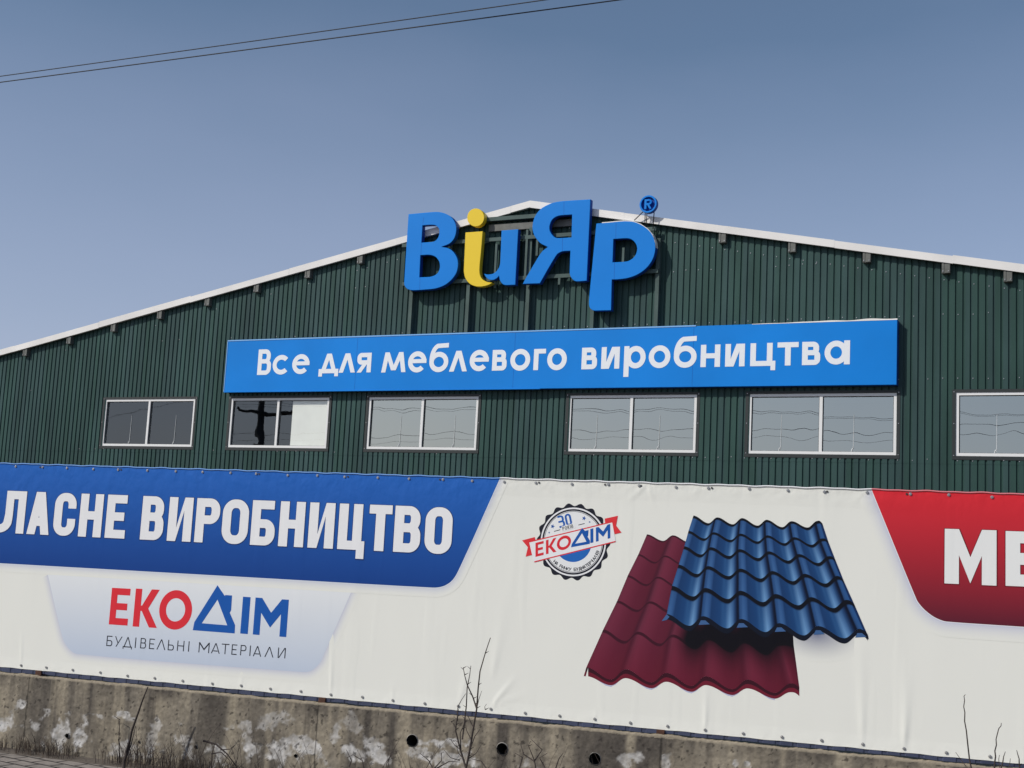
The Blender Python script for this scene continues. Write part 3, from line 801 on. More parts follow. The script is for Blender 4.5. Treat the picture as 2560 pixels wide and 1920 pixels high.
def bzt(u): return ta + tb * u
def bzb(u): return ba_ + bb_ * u
UL, UR = G(-700, 1400).x, G(3300, 1400).x

# concrete footing wall with stains and drain holes
cw = thing('concrete_wall', 'weathered stained concrete footing wall below the printed banner', 'wall', MG, (0, 0, 0))
HOLES = [(1030.5, 1851.5, 14.5), (1255.5, 1872.5, 15), (1487, 1897, 15.5)]
SMALL = [(168, 1839, 5.5), (490, 1867, 4.5), (740, 1889, 4.5), (348, 1855, 3)]
hol = []
for x, y, r in HOLES + SMALL:
    c = G(x, y, CO); hol.append((c.x, c.z, r * (c - G(x + 1, y, CO)).length))
def C5(x, y): return (x * .40687, 1620 + y * .40687)
def C6(x, y): return (860 + x * .37975, 1560 + y * .37975)
def C7(x, y): return (1660 + x * .40687, 1660 + y * .40687)
PATCH = [(C5, 30, 470, 50, 45, 1), (C5, 140, 345, 35, 30, .9), (C5, 365, 520, 60, 110, 1), (C5, 490, 545, 42, 90, 1), (C5, 750, 415, 26, 24, .9), (C5, 830, 630, 150, 60, .75), (C5, 960, 460, 45, 45, .6),
         (C5, 1330, 640, 80, 60, .8), (C5, 1480, 480, 70, 30, .5), (C5, 1650, 625, 140, 55, .9), (C5, 1700, 450, 100, 60, .55), (C5, 1850, 590, 120, 50, .9), (C5, 2060, 540, 40, 60, .7), (C5, 2150, 650, 60, 60, .9), (C5, 200, 500, 28, 30, .7),
         (C6, 220, 850, 90, 110, 1), (C6, 100, 880, 60, 40, .9), (C6, 690, 795, 160, 40, .9), (C6, 640, 885, 160, 55, .9), (C6, 60, 680, 80, 70, .4), (C6, 820, 895, 100, 45, .8), (C6, 1860, 890, 110, 50, .8), (C6, 2140, 880, 34, 50, .7), (C6, 1190, 930, 60, 40, .5),
         (C7, 30, 590, 30, 60, .6), (C7, 445, 610, 25, 40, .9), (C7, 515, 620, 35, 25, .9)]
pat = []
for cf, x, y, rx, ry, s in PATCH:
    c, ex, ey = G(*cf(x, y), CO), G(*cf(x + rx, y), CO), G(*cf(x, y + ry), CO)
    pat.append((c.x, c.z, abs(ex.x - c.x), abs(ey.z - c.z), s))
JOINT = [G(C5(165, 0)[0], 1760, CO).x, G(793, 1800, CO).x, G(1652, 1880, CO).x, G(2460, 1920, CO).x]
base_c, dark_c, warm_c, white_c = alb(120, 113, 101), alb(78, 73, 67), alb(140, 131, 114), alb(190, 188, 184)
def mixv(a, b, t): t = max(0, min(1, t)); return tuple(x + (y - x) * t for x, y in zip(a, b))
def fbm(x, z, s, o=0): return noise.fractal(Vector((x * s + o, 3.1 + o, z * s)), 1.0, 2.0, 5)
def stains_and_lit_edge(u, z):
    top = czt(u)
    wu, wz = u + .05 * fbm(u, z, 3.0, 90), z + .05 * fbm(u, z, 3.0, 91)
    big = fbm(u, z * .5, 0.9, 12)
    c = mixv(base_c, warm_c, 0.45 + 0.9 * fbm(wu, wz * .5, 2.4))
    c = mixv(c, dark_c, 0.30 + 1.1 * fbm(wu, wz * .4, 1.7, 9) + 0.7 * big)
    c = mixv(c, dark_c, max(0, 1 - (top - z) / 0.15) * (0.55 + 1.3 * fbm(u, 0.0, 3.0, 4)))
    run = fbm(u, z * .05, 8.0, 20)                              # vertical run marks
    c = mixv(c, dark_c, max(0, run - 0.05) * 1.7)
    c = mixv(c, warm_c, max(0, -run - 0.12) * 1.5)
    fine = fbm(u, z, 26.0, 44)
    c = tuple(v * (1 + .22 * fine) for v in c)
    wv = 0
    n1, n2 = fbm(wu, wz, 6.0, 30), fbm(u, z, 19.0, 40)
    for px, pz, rx, rz, s in pat:
        if abs(u - px) > 2.0 * rx or abs(z - pz) > 2.0 * rz: continue
        d = ((wu - px) / rx) ** 2 + ((wz - pz) / rz) ** 2
        wv = max(wv, s * max(0, min(1, (0.96 - d + 1.3 * n1 + 0.7 * n2) * 1.9)))
    if z < top - .30: wv = max(wv, max(0, min(.55, (n1 + .25 * n2 - 0.30) * 2.6)))
    wv *= 0.74 + 0.6 * fbm(u, z, 13.0, 47)
    c = mixv(c, tuple(v * (.92 + .3 * n2) for v in white_c), wv)
    for jx in JOINT:
        if abs(u - jx + 0.012 * noise.noise(Vector((0, 7, z * 9)))) < 0.008: c = mixv(c, (0.03, 0.027, 0.023), .75)
    if noise.noise(Vector((u * 34, 5.5, z * 34))) > 0.60 or n2 > 0.62: c = mixv(c, (0.035, 0.03, 0.026), .7)     # pits
    if top - z < 0.02: c = mixv(c, alb(150, 140, 122), .7)  # upper arris painted lighter, as if the sun caught it
    return c
m = MB()
U0, U1 = UL, UR
step = 0.010
vis0, vis1 = G(-420, 1780).x, G(2860, 1900).x
nu = int((vis1 - vis0) / step); nzr = 84
idx = {}
grid_v, grid_c = [], []
def cpoint(i, j):
    u = vis0 + (vis1 - vis0) * i / nu
    t = j / nzr
    zt = czt(u) + 0.012 * fbm(u, 0, 4.0, 50) + 0.006 * fbm(u, 0, 20.0, 55)
    z = zt * t
    y = -CO + 0.006 * fbm(u, z, 3.0, 60) + 0.003 * fbm(u, z, 18, 61)
    if j == nzr: y += 0.006
    for px, pz, rx, rz, s in pat:                              # spalled patches lie a little deeper
        d = ((u - px) / rx) ** 2 + ((z - pz) / rz) ** 2
        if d < 1: y += 0.006 * s * (1 - d)
    return (u, y, z)
for i in range(nu + 1):
    for j in range(nzr + 1):
        p = cpoint(i, j); grid_v.append(p); grid_c.append(stains_and_lit_edge(p[0], p[2]))
m.v, m.c = grid_v, grid_c
for i in range(nu):
    for j in range(nzr):
        a = i * (nzr + 1) + j
        u, z = (grid_v[a][0] + grid_v[a + nzr + 2][0]) / 2, (grid_v[a][2] + grid_v[a + nzr + 2][2]) / 2
        if any((u - hx) ** 2 + (z - hz_) ** 2 < (hr * 1.02) ** 2 for hx, hz_, hr in hol): continue
        m.f.append((a, a + nzr + 1, a + nzr + 2, a + 1)); m.m.append(0); m.sm.append(True)
for i in range(nu):                                            # top ledge, sunlight put into its lighter colour
    a, b = grid_v[i * (nzr + 1) + nzr], grid_v[(i + 1) * (nzr + 1) + nzr]
    m.face([a, b, (b[0], 0.22, b[2] + .002), (a[0], 0.22, a[2] + .002)], 0, [alb(150, 138, 116)] * 4)
for a, b in ((U0, vis0), (vis1, U1)):                          # plainer run-outs beyond the photo
    m.face([(a, -CO, 0), (b, -CO, 0), (b, -CO, czt(b)), (a, -CO, czt(a))], 0, [base_c] * 4)
    m.face([(a, -CO, czt(a)), (b, -CO, czt(b)), (b, .22, czt(b)), (a, .22, czt(a))], 0, [base_c] * 4)
m.face([(U0, .22, 0), (U1, .22, 0), (U1, .22, czt(U1)), (U0, .22, czt(U0))], 0, [base_c] * 4)
for u in (U0, U1): m.face([(u, -CO, 0), (u, .22, 0), (u, .22, czt(u)), (u, -CO, czt(u))], 0, [base_c] * 4)
m.build('footing', M['concrete'], cw, colors=True)
for k, (hx, hz_, hr) in enumerate(hol):
    m = MB(); n = 28
    big = k < len(HOLES)
    ri = hr * (0.93 if big else 0.8); dep = 0.2 if big else 0.1
    for q in range(n):
        a, b = 2 * math.pi * q / n, 2 * math.pi * (q + 1) / n
        ca_, sa_, cb2, sb_ = math.cos(a), math.sin(a), math.cos(b), math.sin(b)
        jo = lambda t: hr * (1.17 + (0.03 if big else 0.16) * math.sin(3 * t + k) + (0.0 if big else .1) * math.sin(7 * t))
        yo, yi = -CO - 0.006, -CO - 0.002
        m.face([(hx + jo(a) * ca_, -CO + .016, hz_ + jo(a) * sa_), (hx + jo(b) * cb2, -CO + .016, hz_ + jo(b) * sb_), (hx + ri * cb2, yo, hz_ + ri * sb_), (hx + ri * ca_, yo, hz_ + ri * sa_)], 0, smooth=True)
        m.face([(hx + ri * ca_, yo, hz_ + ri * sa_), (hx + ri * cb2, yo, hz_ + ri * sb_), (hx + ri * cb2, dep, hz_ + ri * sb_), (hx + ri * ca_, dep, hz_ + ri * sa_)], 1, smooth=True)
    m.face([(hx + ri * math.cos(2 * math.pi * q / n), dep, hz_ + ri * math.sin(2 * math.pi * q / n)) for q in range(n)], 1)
    m.build('drain_hole', [M['pipe'], M['black']], cw)

# blue sheet fence carrying the banner
mf = thing('metal_fence', 'blue profiled sheet fence on rusty posts, mostly hidden behind the banner', 'fence', MG, (0, 0, 0))
m = MB(); x = U0; px = None
pr2 = [(0, 0.010), (0.01, 0.0035), (0.10, 0.0035), (0.11, 0.010), (0.137, 0.010)]
pts = []
while x < U1:
    pts += [(x + q, y) for q, y in pr2[:-1]]; x += 0.137
for (xa, ya), (xb, yb) in zip(pts, pts[1:]):
    ja, jb = 0.010 + 0.012 * fbm(xa, 0, 2.5, 70), 0.010 + 0.012 * fbm(xb, 0, 2.5, 70)
    m.face([(xa, ya, czt(xa) + ja), (xb, yb, czt(xb) + jb), (xb, yb, bzt(xb) - .03), (xa, ya, bzt(xa) - .03)])
m.build('sheet', M['blue_sheet'], mf)
ux = [G(97, 1690).x, G(806, 1755).x, G(1652, 1838).x]
dxp = (ux[2] - ux[0]) / 2
for k in range(-2, 6):
    u = ux[k] if 0 <= k < 3 else (ux[0] + dxp * k)
    m = MB(); m.box((u - .035, -0.012 if 0 <= k < 3 else .035, czt(u) - .05), (u + .03, 0.0030 if 0 <= k < 3 else .095, bzb(u) + .0 if 0 <= k < 3 else bzt(u) - .06))
    if 0 <= k < 3: m.box((u - .03, .0355, czt(u) - .05), (u + .03, .095, bzt(u) - .06))
    m.build('post', M['rust'], mf)
for fz in (0.12, 0.88):
    m = MB(); z0a, z1a = bzb(U0) + (bzt(U0) - bzb(U0)) * fz, bzb(U1) + (bzt(U1) - bzb(U1)) * fz
    m.obox((U0, .0965, z0a), (U1, .0965, z1a), .04, .04); m.build('rail', M['rust'], mf)

# ================================================================== PRINTED BANNER
bn = thing('printed_banner', 'long white printed vinyl banner with blue and red panels screwed to the fence', 'banner', MG, (0, 0, 0))
def edgef(v):
    return max(0, 1 - (bzt(v[0]) - v[2]) / 0.16) + 0.6 * max(0, 1 - (v[2] - bzb(v[0])) / 0.10)
BUL, BUR = G(-560, 1400).x, G(3150, 1400).x
white = alb(219, 219, 210)
FOLDS = []
def fold(x, y, x2, y2, w, h): a, b = G(x, y), G(x2, y2); FOLDS.append((Vector((a.x, a.z)), Vector((b.x, b.z)), w, h))
for f in ((1229, 1764, 1300, 1680, .022, .010), (1229, 1764, 1330, 1730, .016, .006), (1618, 1212, 1555, 1262, .020, .009), (1620, 1212, 1640, 1275, .02, .006), (1340, 1206, 1400, 1222, .018, .005), (2168, 1228, 2120, 1262, .02, .006),
          (603, 1718, 604, 1672, .02, .004), (827, 1740, 830, 1560, .022, .006), (53, 1664, 54, 1560, .02, .005), (1763, 1828, 1766, 1690, .026, .007), (2260, 1880, 2272, 1620, .045, .009), (2157, 1868, 2150, 1500, .05, .006),
          (982, 1752, 980, 1700, .02, .004), (1487, 1800, 1489, 1770, .02, .005), (1146, 1766, 1190, 1600, .05, .005), (1230, 1700, 1270, 1450, .06, .005)): fold(*f)
def relief(u, z):
    y = 0.0
    for A_, B_, w_, h_ in FOLDS:
        if abs(u - A_.x) > 1.6: continue
        d = B_ - A_; L = d.length; d = d / L; q = Vector((u, z)) - A_
        s_ = q.dot(d) / L
        if 0 < s_ < 1:
            t_ = (q.x * d.y - q.y * d.x) / (w_ * (.35 + s_))
            if abs(t_) < 3: y -= h_ * min(1, s_ * 6) * (1 - s_) ** 1.3 * math.exp(-t_ * t_)
    return y
N, K = 1150, 78
bu = [BUL + (BUR - BUL) * i / N for i in range(N + 1)]
def top_wob(u): return 0.004 * math.sin(u * 23) * math.sin(u * 7.1 + 1)
m = MB()
for u in bu:
    z0_, z1_ = bzb(u) + .0025 * math.sin(u * 19) * math.sin(u * 5), bzt(u) + top_wob(u)
    for k in range(K + 1):
        z = z0_ + (z1_ - z0_) * k / K; m.v.append((u, relief(u, z), z)); m.c.append(white)
for i in range(N):
    for k in range(K):
        a = i * (K + 1) + k; m.f.append((a, a + K + 1, a + K + 2, a + 1)); m.m.append(0); m.sm.append(True)
m.build('vinyl_sheet', M['print'], bn, colors=True, edge=edgef)

def gp(x, y): q = G(x, y); return (q.x, q.z)
def D(x, y): return gp(x * .57866, 1120 + y * .57866)           # survey sheet of the left part
def E_(x, y): return gp(2100 + x * .27728, 1160 + y * .27728)   # right part
def T_(x, y): return gp(1420 + x * .35262, 1260 + y * .35262)   # roof tile picture
def K_(x, y): return gp(1280 + x * .18079, 1180 + y * .18079)   # round badge

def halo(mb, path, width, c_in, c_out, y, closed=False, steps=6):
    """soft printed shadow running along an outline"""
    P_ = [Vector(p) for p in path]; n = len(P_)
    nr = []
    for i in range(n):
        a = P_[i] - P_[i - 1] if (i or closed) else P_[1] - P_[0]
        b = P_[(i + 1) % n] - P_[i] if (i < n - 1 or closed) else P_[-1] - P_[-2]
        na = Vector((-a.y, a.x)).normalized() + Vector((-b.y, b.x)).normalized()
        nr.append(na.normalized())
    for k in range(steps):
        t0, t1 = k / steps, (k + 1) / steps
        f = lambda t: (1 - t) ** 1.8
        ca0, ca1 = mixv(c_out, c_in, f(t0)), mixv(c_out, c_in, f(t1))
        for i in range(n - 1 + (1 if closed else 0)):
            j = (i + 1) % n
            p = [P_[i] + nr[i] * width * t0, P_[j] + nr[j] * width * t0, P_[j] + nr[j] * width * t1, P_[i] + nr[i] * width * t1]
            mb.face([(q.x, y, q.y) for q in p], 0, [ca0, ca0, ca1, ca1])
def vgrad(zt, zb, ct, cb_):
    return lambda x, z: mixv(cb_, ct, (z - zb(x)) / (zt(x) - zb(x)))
def art(mb, name, label=None):
    o = mb.build(name, M['print'], bn, colors=True, edge=edgef)
    if label: o['label'] = label
    return o

# grey logo panel
panel = [D(205, 500), D(207, 548), D(262, 785), D(285, 850), D(335, 890), D(1300, 967), D(1345, 962), D(1385, 925), D(1400, 890), D(1538, 575), D(1538, 500)]
panel = smooth_path([panel[0] + (1,), panel[1] + (1,), panel[2], panel[3], panel[4], panel[5], panel[6], panel[7], panel[8], panel[9] + (1,), panel[10] + (1,)], 5)
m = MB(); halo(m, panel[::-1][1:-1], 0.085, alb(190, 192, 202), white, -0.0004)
m2 = MB(); zt_, zb_ = D(800, 560)[1], D(800, 930)[1]
m2.poly([panel], -0.0007, 0, lambda x, z: mixv(alb(180, 190, 204), alb(217, 219, 218), (z - zb_) / (zt_ - zb_)))
art(m, 'panel_shadow'); art(m2, 'grey_panel')
# blue panel
bt0 = G(1250, 1194).x
low = [gp(-420, 1384), gp(0, 1408), gp(540, 1438.5), gp(1082, 1469), gp(1108, 1465.5), gp(1128.5, 1453), gp(1143, 1432.5), gp(1180.6, 1351.5)]
tedge = [(bt0 + (BUL + .3 - bt0) * k / 60, bzt(bt0 + (BUL + .3 - bt0) * k / 60) - 0.002) for k in range(61)]
bp_ = smooth_path([low[0] + (1,), low[1] + (1,), low[2] + (1,), low[3], low[4], low[5], low[6], low[7] + (1,), (bt0, bzt(bt0) - .002, 1)], 5)[:-1]
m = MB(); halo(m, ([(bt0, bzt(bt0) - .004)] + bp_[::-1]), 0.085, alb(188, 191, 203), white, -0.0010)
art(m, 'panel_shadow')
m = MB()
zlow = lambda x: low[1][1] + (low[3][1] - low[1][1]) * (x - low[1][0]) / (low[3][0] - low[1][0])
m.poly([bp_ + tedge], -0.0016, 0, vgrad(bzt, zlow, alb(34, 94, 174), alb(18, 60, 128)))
art(m, 'blue_panel')
# red panel
rl = [E_(285, 232), E_(690, 1220), E_(740, 1290), E_(800, 1345), E_(870, 1390), E_(960, 1420), E_(1659, 1468), gp(2990, 1598)]
rx0 = rl[0][0]; rxe = BUR - .3
redge = [(rxe + (rx0 - rxe) * k / 30, bzt(rxe + (rx0 - rxe) * k / 30) - .002) for k in range(31)]
rp = smooth_path([(rx0, bzt(rx0) - .002, 1), rl[1], rl[2], rl[3], rl[4], rl[5], rl[6] + (1,), rl[7] + (1,), (rxe, bzt(rxe) - .3, 1)], 5)
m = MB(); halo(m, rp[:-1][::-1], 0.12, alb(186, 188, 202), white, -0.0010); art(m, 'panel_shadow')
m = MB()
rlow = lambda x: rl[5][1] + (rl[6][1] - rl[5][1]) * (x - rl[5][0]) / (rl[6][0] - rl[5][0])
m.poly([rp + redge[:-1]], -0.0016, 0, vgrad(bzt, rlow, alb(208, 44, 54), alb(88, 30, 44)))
art(m, 'red_panel')
# pale keylines along the coloured panels
m = MB()
halo(m, rp[:-1][::-1], 0.005, alb(228, 224, 226), alb(228, 224, 226), -0.0012, steps=1)
art(m, 'keyline'); m = MB()
halo(m, [(bt0, bzt(bt0) - .004)] + bp_[::-1], 0.005, alb(214, 220, 232), alb(214, 220, 232), -0.0012, steps=1)
art(m, 'keyline')

# big condensed lettering
def line(specs, conv, tpx, y, c, geo=False, name='letter', shadow=None, tfrac=None):
    S = []
    for ch, xl, xr, yt, yb in specs:
        ym = (yt + yb) / 2
        S.append((ch, conv(xl, ym)[0], conv(xr, ym)[0], conv((xl + xr) / 2, yb)[1], conv((xl + xr) / 2, yt)[1]))
    a0, b0 = lsq([(s[1], s[3]) for s in S]) if len(S) > 2 else (S[0][3], 0)
    a1, b1 = lsq([(s[1], s[4]) for s in S]) if len(S) > 2 else (S[0][4], 0)
    for ch, xa, xb, za, zb in S:
        mb = MB()
        za, zb = a0 + b0 * (xa + xb) / 2, a1 + b1 * (xa + xb) / 2
        sh = (b0 + b1) / 2; xc = (xa + xb) / 2
        tf = (lambda x, z, xc=xc: (x, z + sh * (x - xc)))
        t = (zb - za) * tpx
        if shadow: put_glyph(mb, ch, xa - .006, xb + .009, za - .009, zb + .004, t + .013, y + .0008, shadow, geo, tf=tf)
        put_glyph(mb, ch, xa, xb, za, zb, t, y, c, geo, tf=tf)
        art(mb, name)
BIG = [('В', -115, -12, 178, 362), ('Л', -4, 110, 187, 367), ('А', 123, 219, 192, 373), ('С', 235, 328, 190, 383), ('Н', 345, 443, 199, 387), ('Е', 460, 546, 203, 390), ('В', 612, 709, 209, 398), ('И', 728, 831, 215, 404),
       ('Р', 846, 949, 219, 407), ('О', 961, 1074, 219, 418), ('Б', 1087, 1190, 228, 419), ('Н', 1208, 1316, 233, 426), ('И', 1335, 1445, 237, 432), ('Ц', 1463, 1579, 242, 438), ('Т', 1593, 1692, 247, 446), ('В', 1704, 1818, 251, 450), ('О', 1837, 1954, 252, 461)]
line(BIG, D, 0.225, -0.0030, alb(222, 223, 220), shadow=alb(22, 48, 100))
line([('М', 943, 1411, 590, 1090), ('Е', 1493, 1850, 612, 1108), ('Т', 1910, 2300, 625, 1125)], E_, 0.25, -0.0030, alb(220, 221, 217), shadow=alb(110, 28, 38))

# logo word: three red letters, a blue house, two blue letters
red_c, blu_c, blk = alb(206, 46, 56), alb(24, 82, 158), alb(38, 40, 48)
line([('Е', 477, 558, 606, 766), ('К', 580, 685, 613, 772), ('О', 688, 830, 615, 786)], D, 0.205, -0.0016, red_c, True, 'logo_letter')
line([('І', 1044, 1077, 643, 803), ('М', 1098, 1243, 648, 813), ], D, 0.21, -0.0016, blu_c, True, 'logo_letter')
def house(mb, cf, y, c):
    O = [(833, 787), (840, 752), (940, 593), (972, 640), (973, 635), (1003, 637), (999, 700), (993, 712), (1016, 765), (1014, 801)]
    H = [(872, 757), (940, 655), (982, 766)]
    mb.poly([[cf(*p) for p in O], [cf(*p) for p in H]], y, 0, c)
m = MB(); house(m, D, -0.0016, blu_c); art(m, 'house_emblem')
SUB = 'БУДІВΕЛЬНІ'
sub = [('Б', 461, 486), ('У', 496, 528), ('Д', 532, 572), ('І', 584, 588), ('В', 607, 632), ('Е', 645, 668), ('Λ', 678, 716), ('Ь', 726, 752), ('Н', 766, 796), ('І', 814, 818),
       ('М', 859, 905), ('А', 913, 951), ('Т', 957, 990), ('Е', 1001, 1024), ('Р', 1039, 1064), ('І', 1079, 1083), ('А', 1094, 1130), ('Λ', 1144, 1183), ('И', 1201, 1234)]
def suby(x): return 811 + (x - 470) * (863 - 811) / (1218 - 470)
line([(ch, a, b, suby((a + b) / 2), suby((a + b) / 2) + 45) for ch, a, b in sub], D, 0.10, -0.0016, blk, True, 'logo_letter')

# round badge with ribbon
bc = K_(845, 965); br_ = K_(845, 965 - 535)[1] - bc[1]
def ringp(r, n=96, f=None):
    return [(bc[0] + r * (f(2 * math.pi * k / n) if f else 1) * math.cos(2 * math.pi * k / n), bc[1] + r * (f(2 * math.pi * k / n) if f else 1) * math.sin(2 * math.pi * k / n)) for k in range(n)]
m = MB(); ink = alb(30, 32, 42)
m.poly([ringp(br_, 192, lambda a: 0.962 + 0.038 * math.cos(18 * a))], -0.00090, 0, ink)
m.poly([ringp(br_ * .885)], -0.00117, 0, alb(228, 228, 226))
m.poly([ringp(br_ * .845)], -0.00135, 0, ink)
m.poly([ringp(br_ * .800)], -0.00153, 0, alb(228, 228, 226))
m.poly([ringp(br_ * .788)], -0.00171, 0, ink)
m.poly([ringp(br_ * .776)], -0.00189, 0, alb(220, 221, 219))
hb = [(bc[0] + br_ * .50 * math.cos(R(a)), bc[1] - br_ * .02 + br_ * .50 * math.sin(R(a))) for a in range(180, 361, 6)]
m.poly([hb], -0.00216, 0, alb(34, 96, 172))
# ribbon tails, band and red rules
rc = alb(208, 52, 58)
for q in ([(140, 945), (315, 900), (325, 940), (245, 975), (285, 1145), (190, 1170), (220, 1040)], [(1465, 605), (1440, 740), (1515, 838), (1420, 860), (1380, 690), (1290, 715), (1283, 645)], ):
    m.poly([[K_(*p) for p in q]], -0.00216, 0, rc)
m.poly([[K_(*p) for p in [(240, 975), (1385, 692), (1435, 955), (300, 1240)]]], -0.00252, 0, alb(226, 227, 224))
for (xa, ya), (xb, yb) in (((250, 965), (1385, 690)), ((310, 1242), (1433, 960))):
    m.poly([[K_(xa, ya - 8), K_(xb, yb - 8), K_(xb, yb + 8), K_(xa, ya + 8)]], -0.00279, 0, rc)
art(m, 'badge')
m = MB()
# badge lettering lies along the rising ribbon
o = Vector(K_(310, 1178)); ex = (Vector(K_(1400, 905)) - o); ey = Vector(K_(310, 985)) - o; ey = ey - Vector((0, 0))
def rib(x, z): p = o + ex * x + ey * z; return (p.x, p.y)
for ch, a, b, c in (('Е', .03, .13, red_c), ('К', .155, .29, red_c), ('О', .295, .455, red_c), ('І', .715, .75, blu_c), ('М', .785, .965, blu_c)):
    for k, prim in enumerate(glyph(ch, (b - a), 1.0, 0.20, True)):
        pass
Lx, Ly = ex.length, ey.length
for ch, a, b, c in (('Е', .015, .12, red_c), ('К', .150, .285, red_c), ('О', .290, .470, red_c), ('І', .715, .753, blu_c), ('М', .785, .965, blu_c)):
    tf = lambda x, z: rib(x / Lx, z / Ly)
    put_glyph(m, ch, a * Lx, b * Lx, 0, Ly, Ly * .2, -0.00315, c, True, tf=tf)
def Hs(x, y):
    fx = .470 + (x - 833) / (1016 - 833) * (.71 - .47); fz = (795 - y) / (795 - 630) ; return rib(fx, fz)
house(m, Hs, -0.00315, blu_c)
# thirty, years
def along(x0, y0, x1, y1): 
    p, q = Vector(K_(x0, y0)), Vector(K_(x1, y1)); return p, (q - p).normalized()
p, d = along(660, 775, 905, 715); n_ = Vector((-d.y, d.x))
H30 = (Vector(K_(640, 610)) - Vector(K_(660, 775))).length
for ch, a in (('3', 0.0), ('0', .62)):
    tf = lambda x, z: tuple(p + d * x + n_ * z)
    put_glyph(m, ch, a * H30, (a + .54) * H30, 0, H30, H30 * .17, -0.00243, alb(34, 90, 165), tf=tf)
p2, d2 = along(705, 810, 885, 762); n2_ = Vector((-d2.y, d2.x)); hs = H30 * .30
m.poly([[tuple(p2 + d2 * a + n2_ * b) for a, b in ((-hs * .15, -hs * .2), (hs * 3.75, -hs * .2), (hs * 3.75, hs * 1.2), (-hs * .15, hs * 1.2))]], -0.00288, 0, alb(220, 221, 219))
for k, ch in enumerate('РОКІВ'):
    wd = hs * (.16 if ch == 'І' else .55); x0 = [0, .75, 1.5, 2.25, 2.6][k] * hs
    put_glyph(m, ch, x0, x0 + wd, 0, hs, hs * .15, -0.00315, ink, tf=lambda x, z: tuple(p2 + d2 * x + n2_ * z))
for (xa, ya), (xb, yb) in (((582, 822), (668, 798)), ((920, 733), (1005, 712))):
    m.poly([[K_(xa, ya - 5), K_(xb, yb - 5), K_(xb, yb + 5), K_(xa, ya + 5)]], -0.00243, 0, ink)
def star(x, y, r):
    c = Vector(K_(x, y)); rr = (Vector(K_(x + r, y)) - c).length
    return [(c.x + rr * (1 if k % 2 == 0 else .42) * math.sin(math.pi * k / 5 + .25), c.y + rr * (1 if k % 2 == 0 else .42) * math.cos(math.pi * k / 5 + .25)) for k in range(10)]
for x, y, r in ((563, 752, 32), (997, 640, 32), (515, 838, 15), (1075, 692, 15)): m.poly([star(x, y, r)], -0.00243, 0, alb(34, 80, 150))
# curved line of small capitals under the ribbon
txt = 'НА РИНКУ БУДМАТЕРІАЛІВ'; a0, a1 = 229, 341; rr = br_ * .71; hh = br_ * .085
for k, ch in enumerate(txt):
    if ch == ' ': continue
    a = R(a0 + (a1 - a0) * k / (len(txt) - 1)); wd = br_ * .074 * (.4 if ch == 'І' else 1)
    er, et = Vector((math.cos(a), math.sin(a))), Vector((-math.sin(a), math.cos(a)))
    c = Vector(bc) + er * rr
    put_glyph(m, 'Λ' if ch == 'Л' else ch, -wd / 2, wd / 2, -hh / 2, hh / 2, hh * .20, -0.00225, ink, tf=lambda x, z: tuple(c + et * x - er * z))
art(m, 'badge_lettering')

# picture of two roof tile sheets
def wave(p):
    return (1 - math.cos(math.pi * p / .62)) / 2 if p < .62 else (1 + math.cos(math.pi * (p - .62) / .38)) / 2
def tiles(mb, C, amp, shade, y, dark, lip, lastflat=True, lipshade=None):
    tt = [0, lip * .75, lip, .3, .45, .6, .8, 1.0]; NP = 26
    for r in range(len(C) - 1):
        for k in range(len(C[r]) - 1):
            if k >= len(C[r + 1]) - 1: continue
            for i in range(NP):
                ph = (i / NP, (i + 1) / NP)
                def pos(t, p):
                    def edge_(row):
                        a, b = C[row][k], C[row][k + 1]
                        return Vector((a[0] + (b[0] - a[0]) * p, a[1] + (b[1] - a[1]) * p + (amp[row] * wave(p) if k < 5 or not lastflat else -9 * math.sin(math.pi * p))))
                    q = edge_(r) * (1 - t) + edge_(r + 1) * t
                    return q
                for a, b in zip(tt, tt[1:]):
                    pp = [pos(b, ph[0]), pos(b, ph[1]), pos(a, ph[1]), pos(a, ph[0])]
                    cc = []
                    for (t, p_) in ((b, ph[0]), (b, ph[1]), (a, ph[1]), (a, ph[0])):
                        dk = lipshade(dark(p_), p_, r, k) if lipshade else dark(p_)
                        cc.append(dk if (b <= lip * .76) else (mixv(dk, shade(p_, t, r, k), .35) if t <= lip * .8 else shade(p_, t, r, k)))
                    mb.face([(T_(*q)[0], y, T_(*q)[1]) for q in pp], 0, cc)
def ramp(stops):
    def f(p):
        for (a, ca0), (b, cb0) in zip(stops, stops[1:]):
            if p <= b: return mixv(ca0, cb0, (p - a) / (b - a))
        return stops[-1][1]
    return f
RB = [[(560, 215), (745, 222), (925, 232)], [(500, 355), (690, 365), (880, 375)], [(425, 505), (640, 515), (850, 525)],
      [(350, 685), (585, 690), (815, 700), (1060, 712), (1300, 730), (1540, 745), (1585, 760)],
      [(250, 890), (500, 905), (745, 925), (1000, 945), (1250, 968), (1495, 985), (1600, 1000)], [(130, 1158), (410, 1172), (700, 1198), (980, 1222), (1275, 1245), (1580, 1272), (1640, 1300)]]
rsh = ramp([(0, alb(112, 46, 60)), (.12, alb(122, 46, 62)), (.45, alb(104, 34, 50)), (.75, alb(98, 32, 46)), (.9, alb(78, 28, 42)), (1, alb(108, 44, 58))])
m = MB()
def red_shade(p, t, r, k):
    c = tuple(v * q for v, q in zip(rsh(p), (.74, .78, .92)))
    if r == 3 and (k > 2 or (k == 2)): c = mixv(c, alb(12, 10, 18), min(1, max(0, (k - 2 + p) * 3.0)) * min(1, .4 + 1.2 * t))
    if r == 4 and k >= 2: c = mixv(c, alb(16, 12, 20), (min(1, (k - 2 + p) * 2.5)) * max(0, 1 - t * 1.35) ** 1.15)
    if r == 4: c = mixv(c, alb(100, 20, 38), .4 * t)
    return c
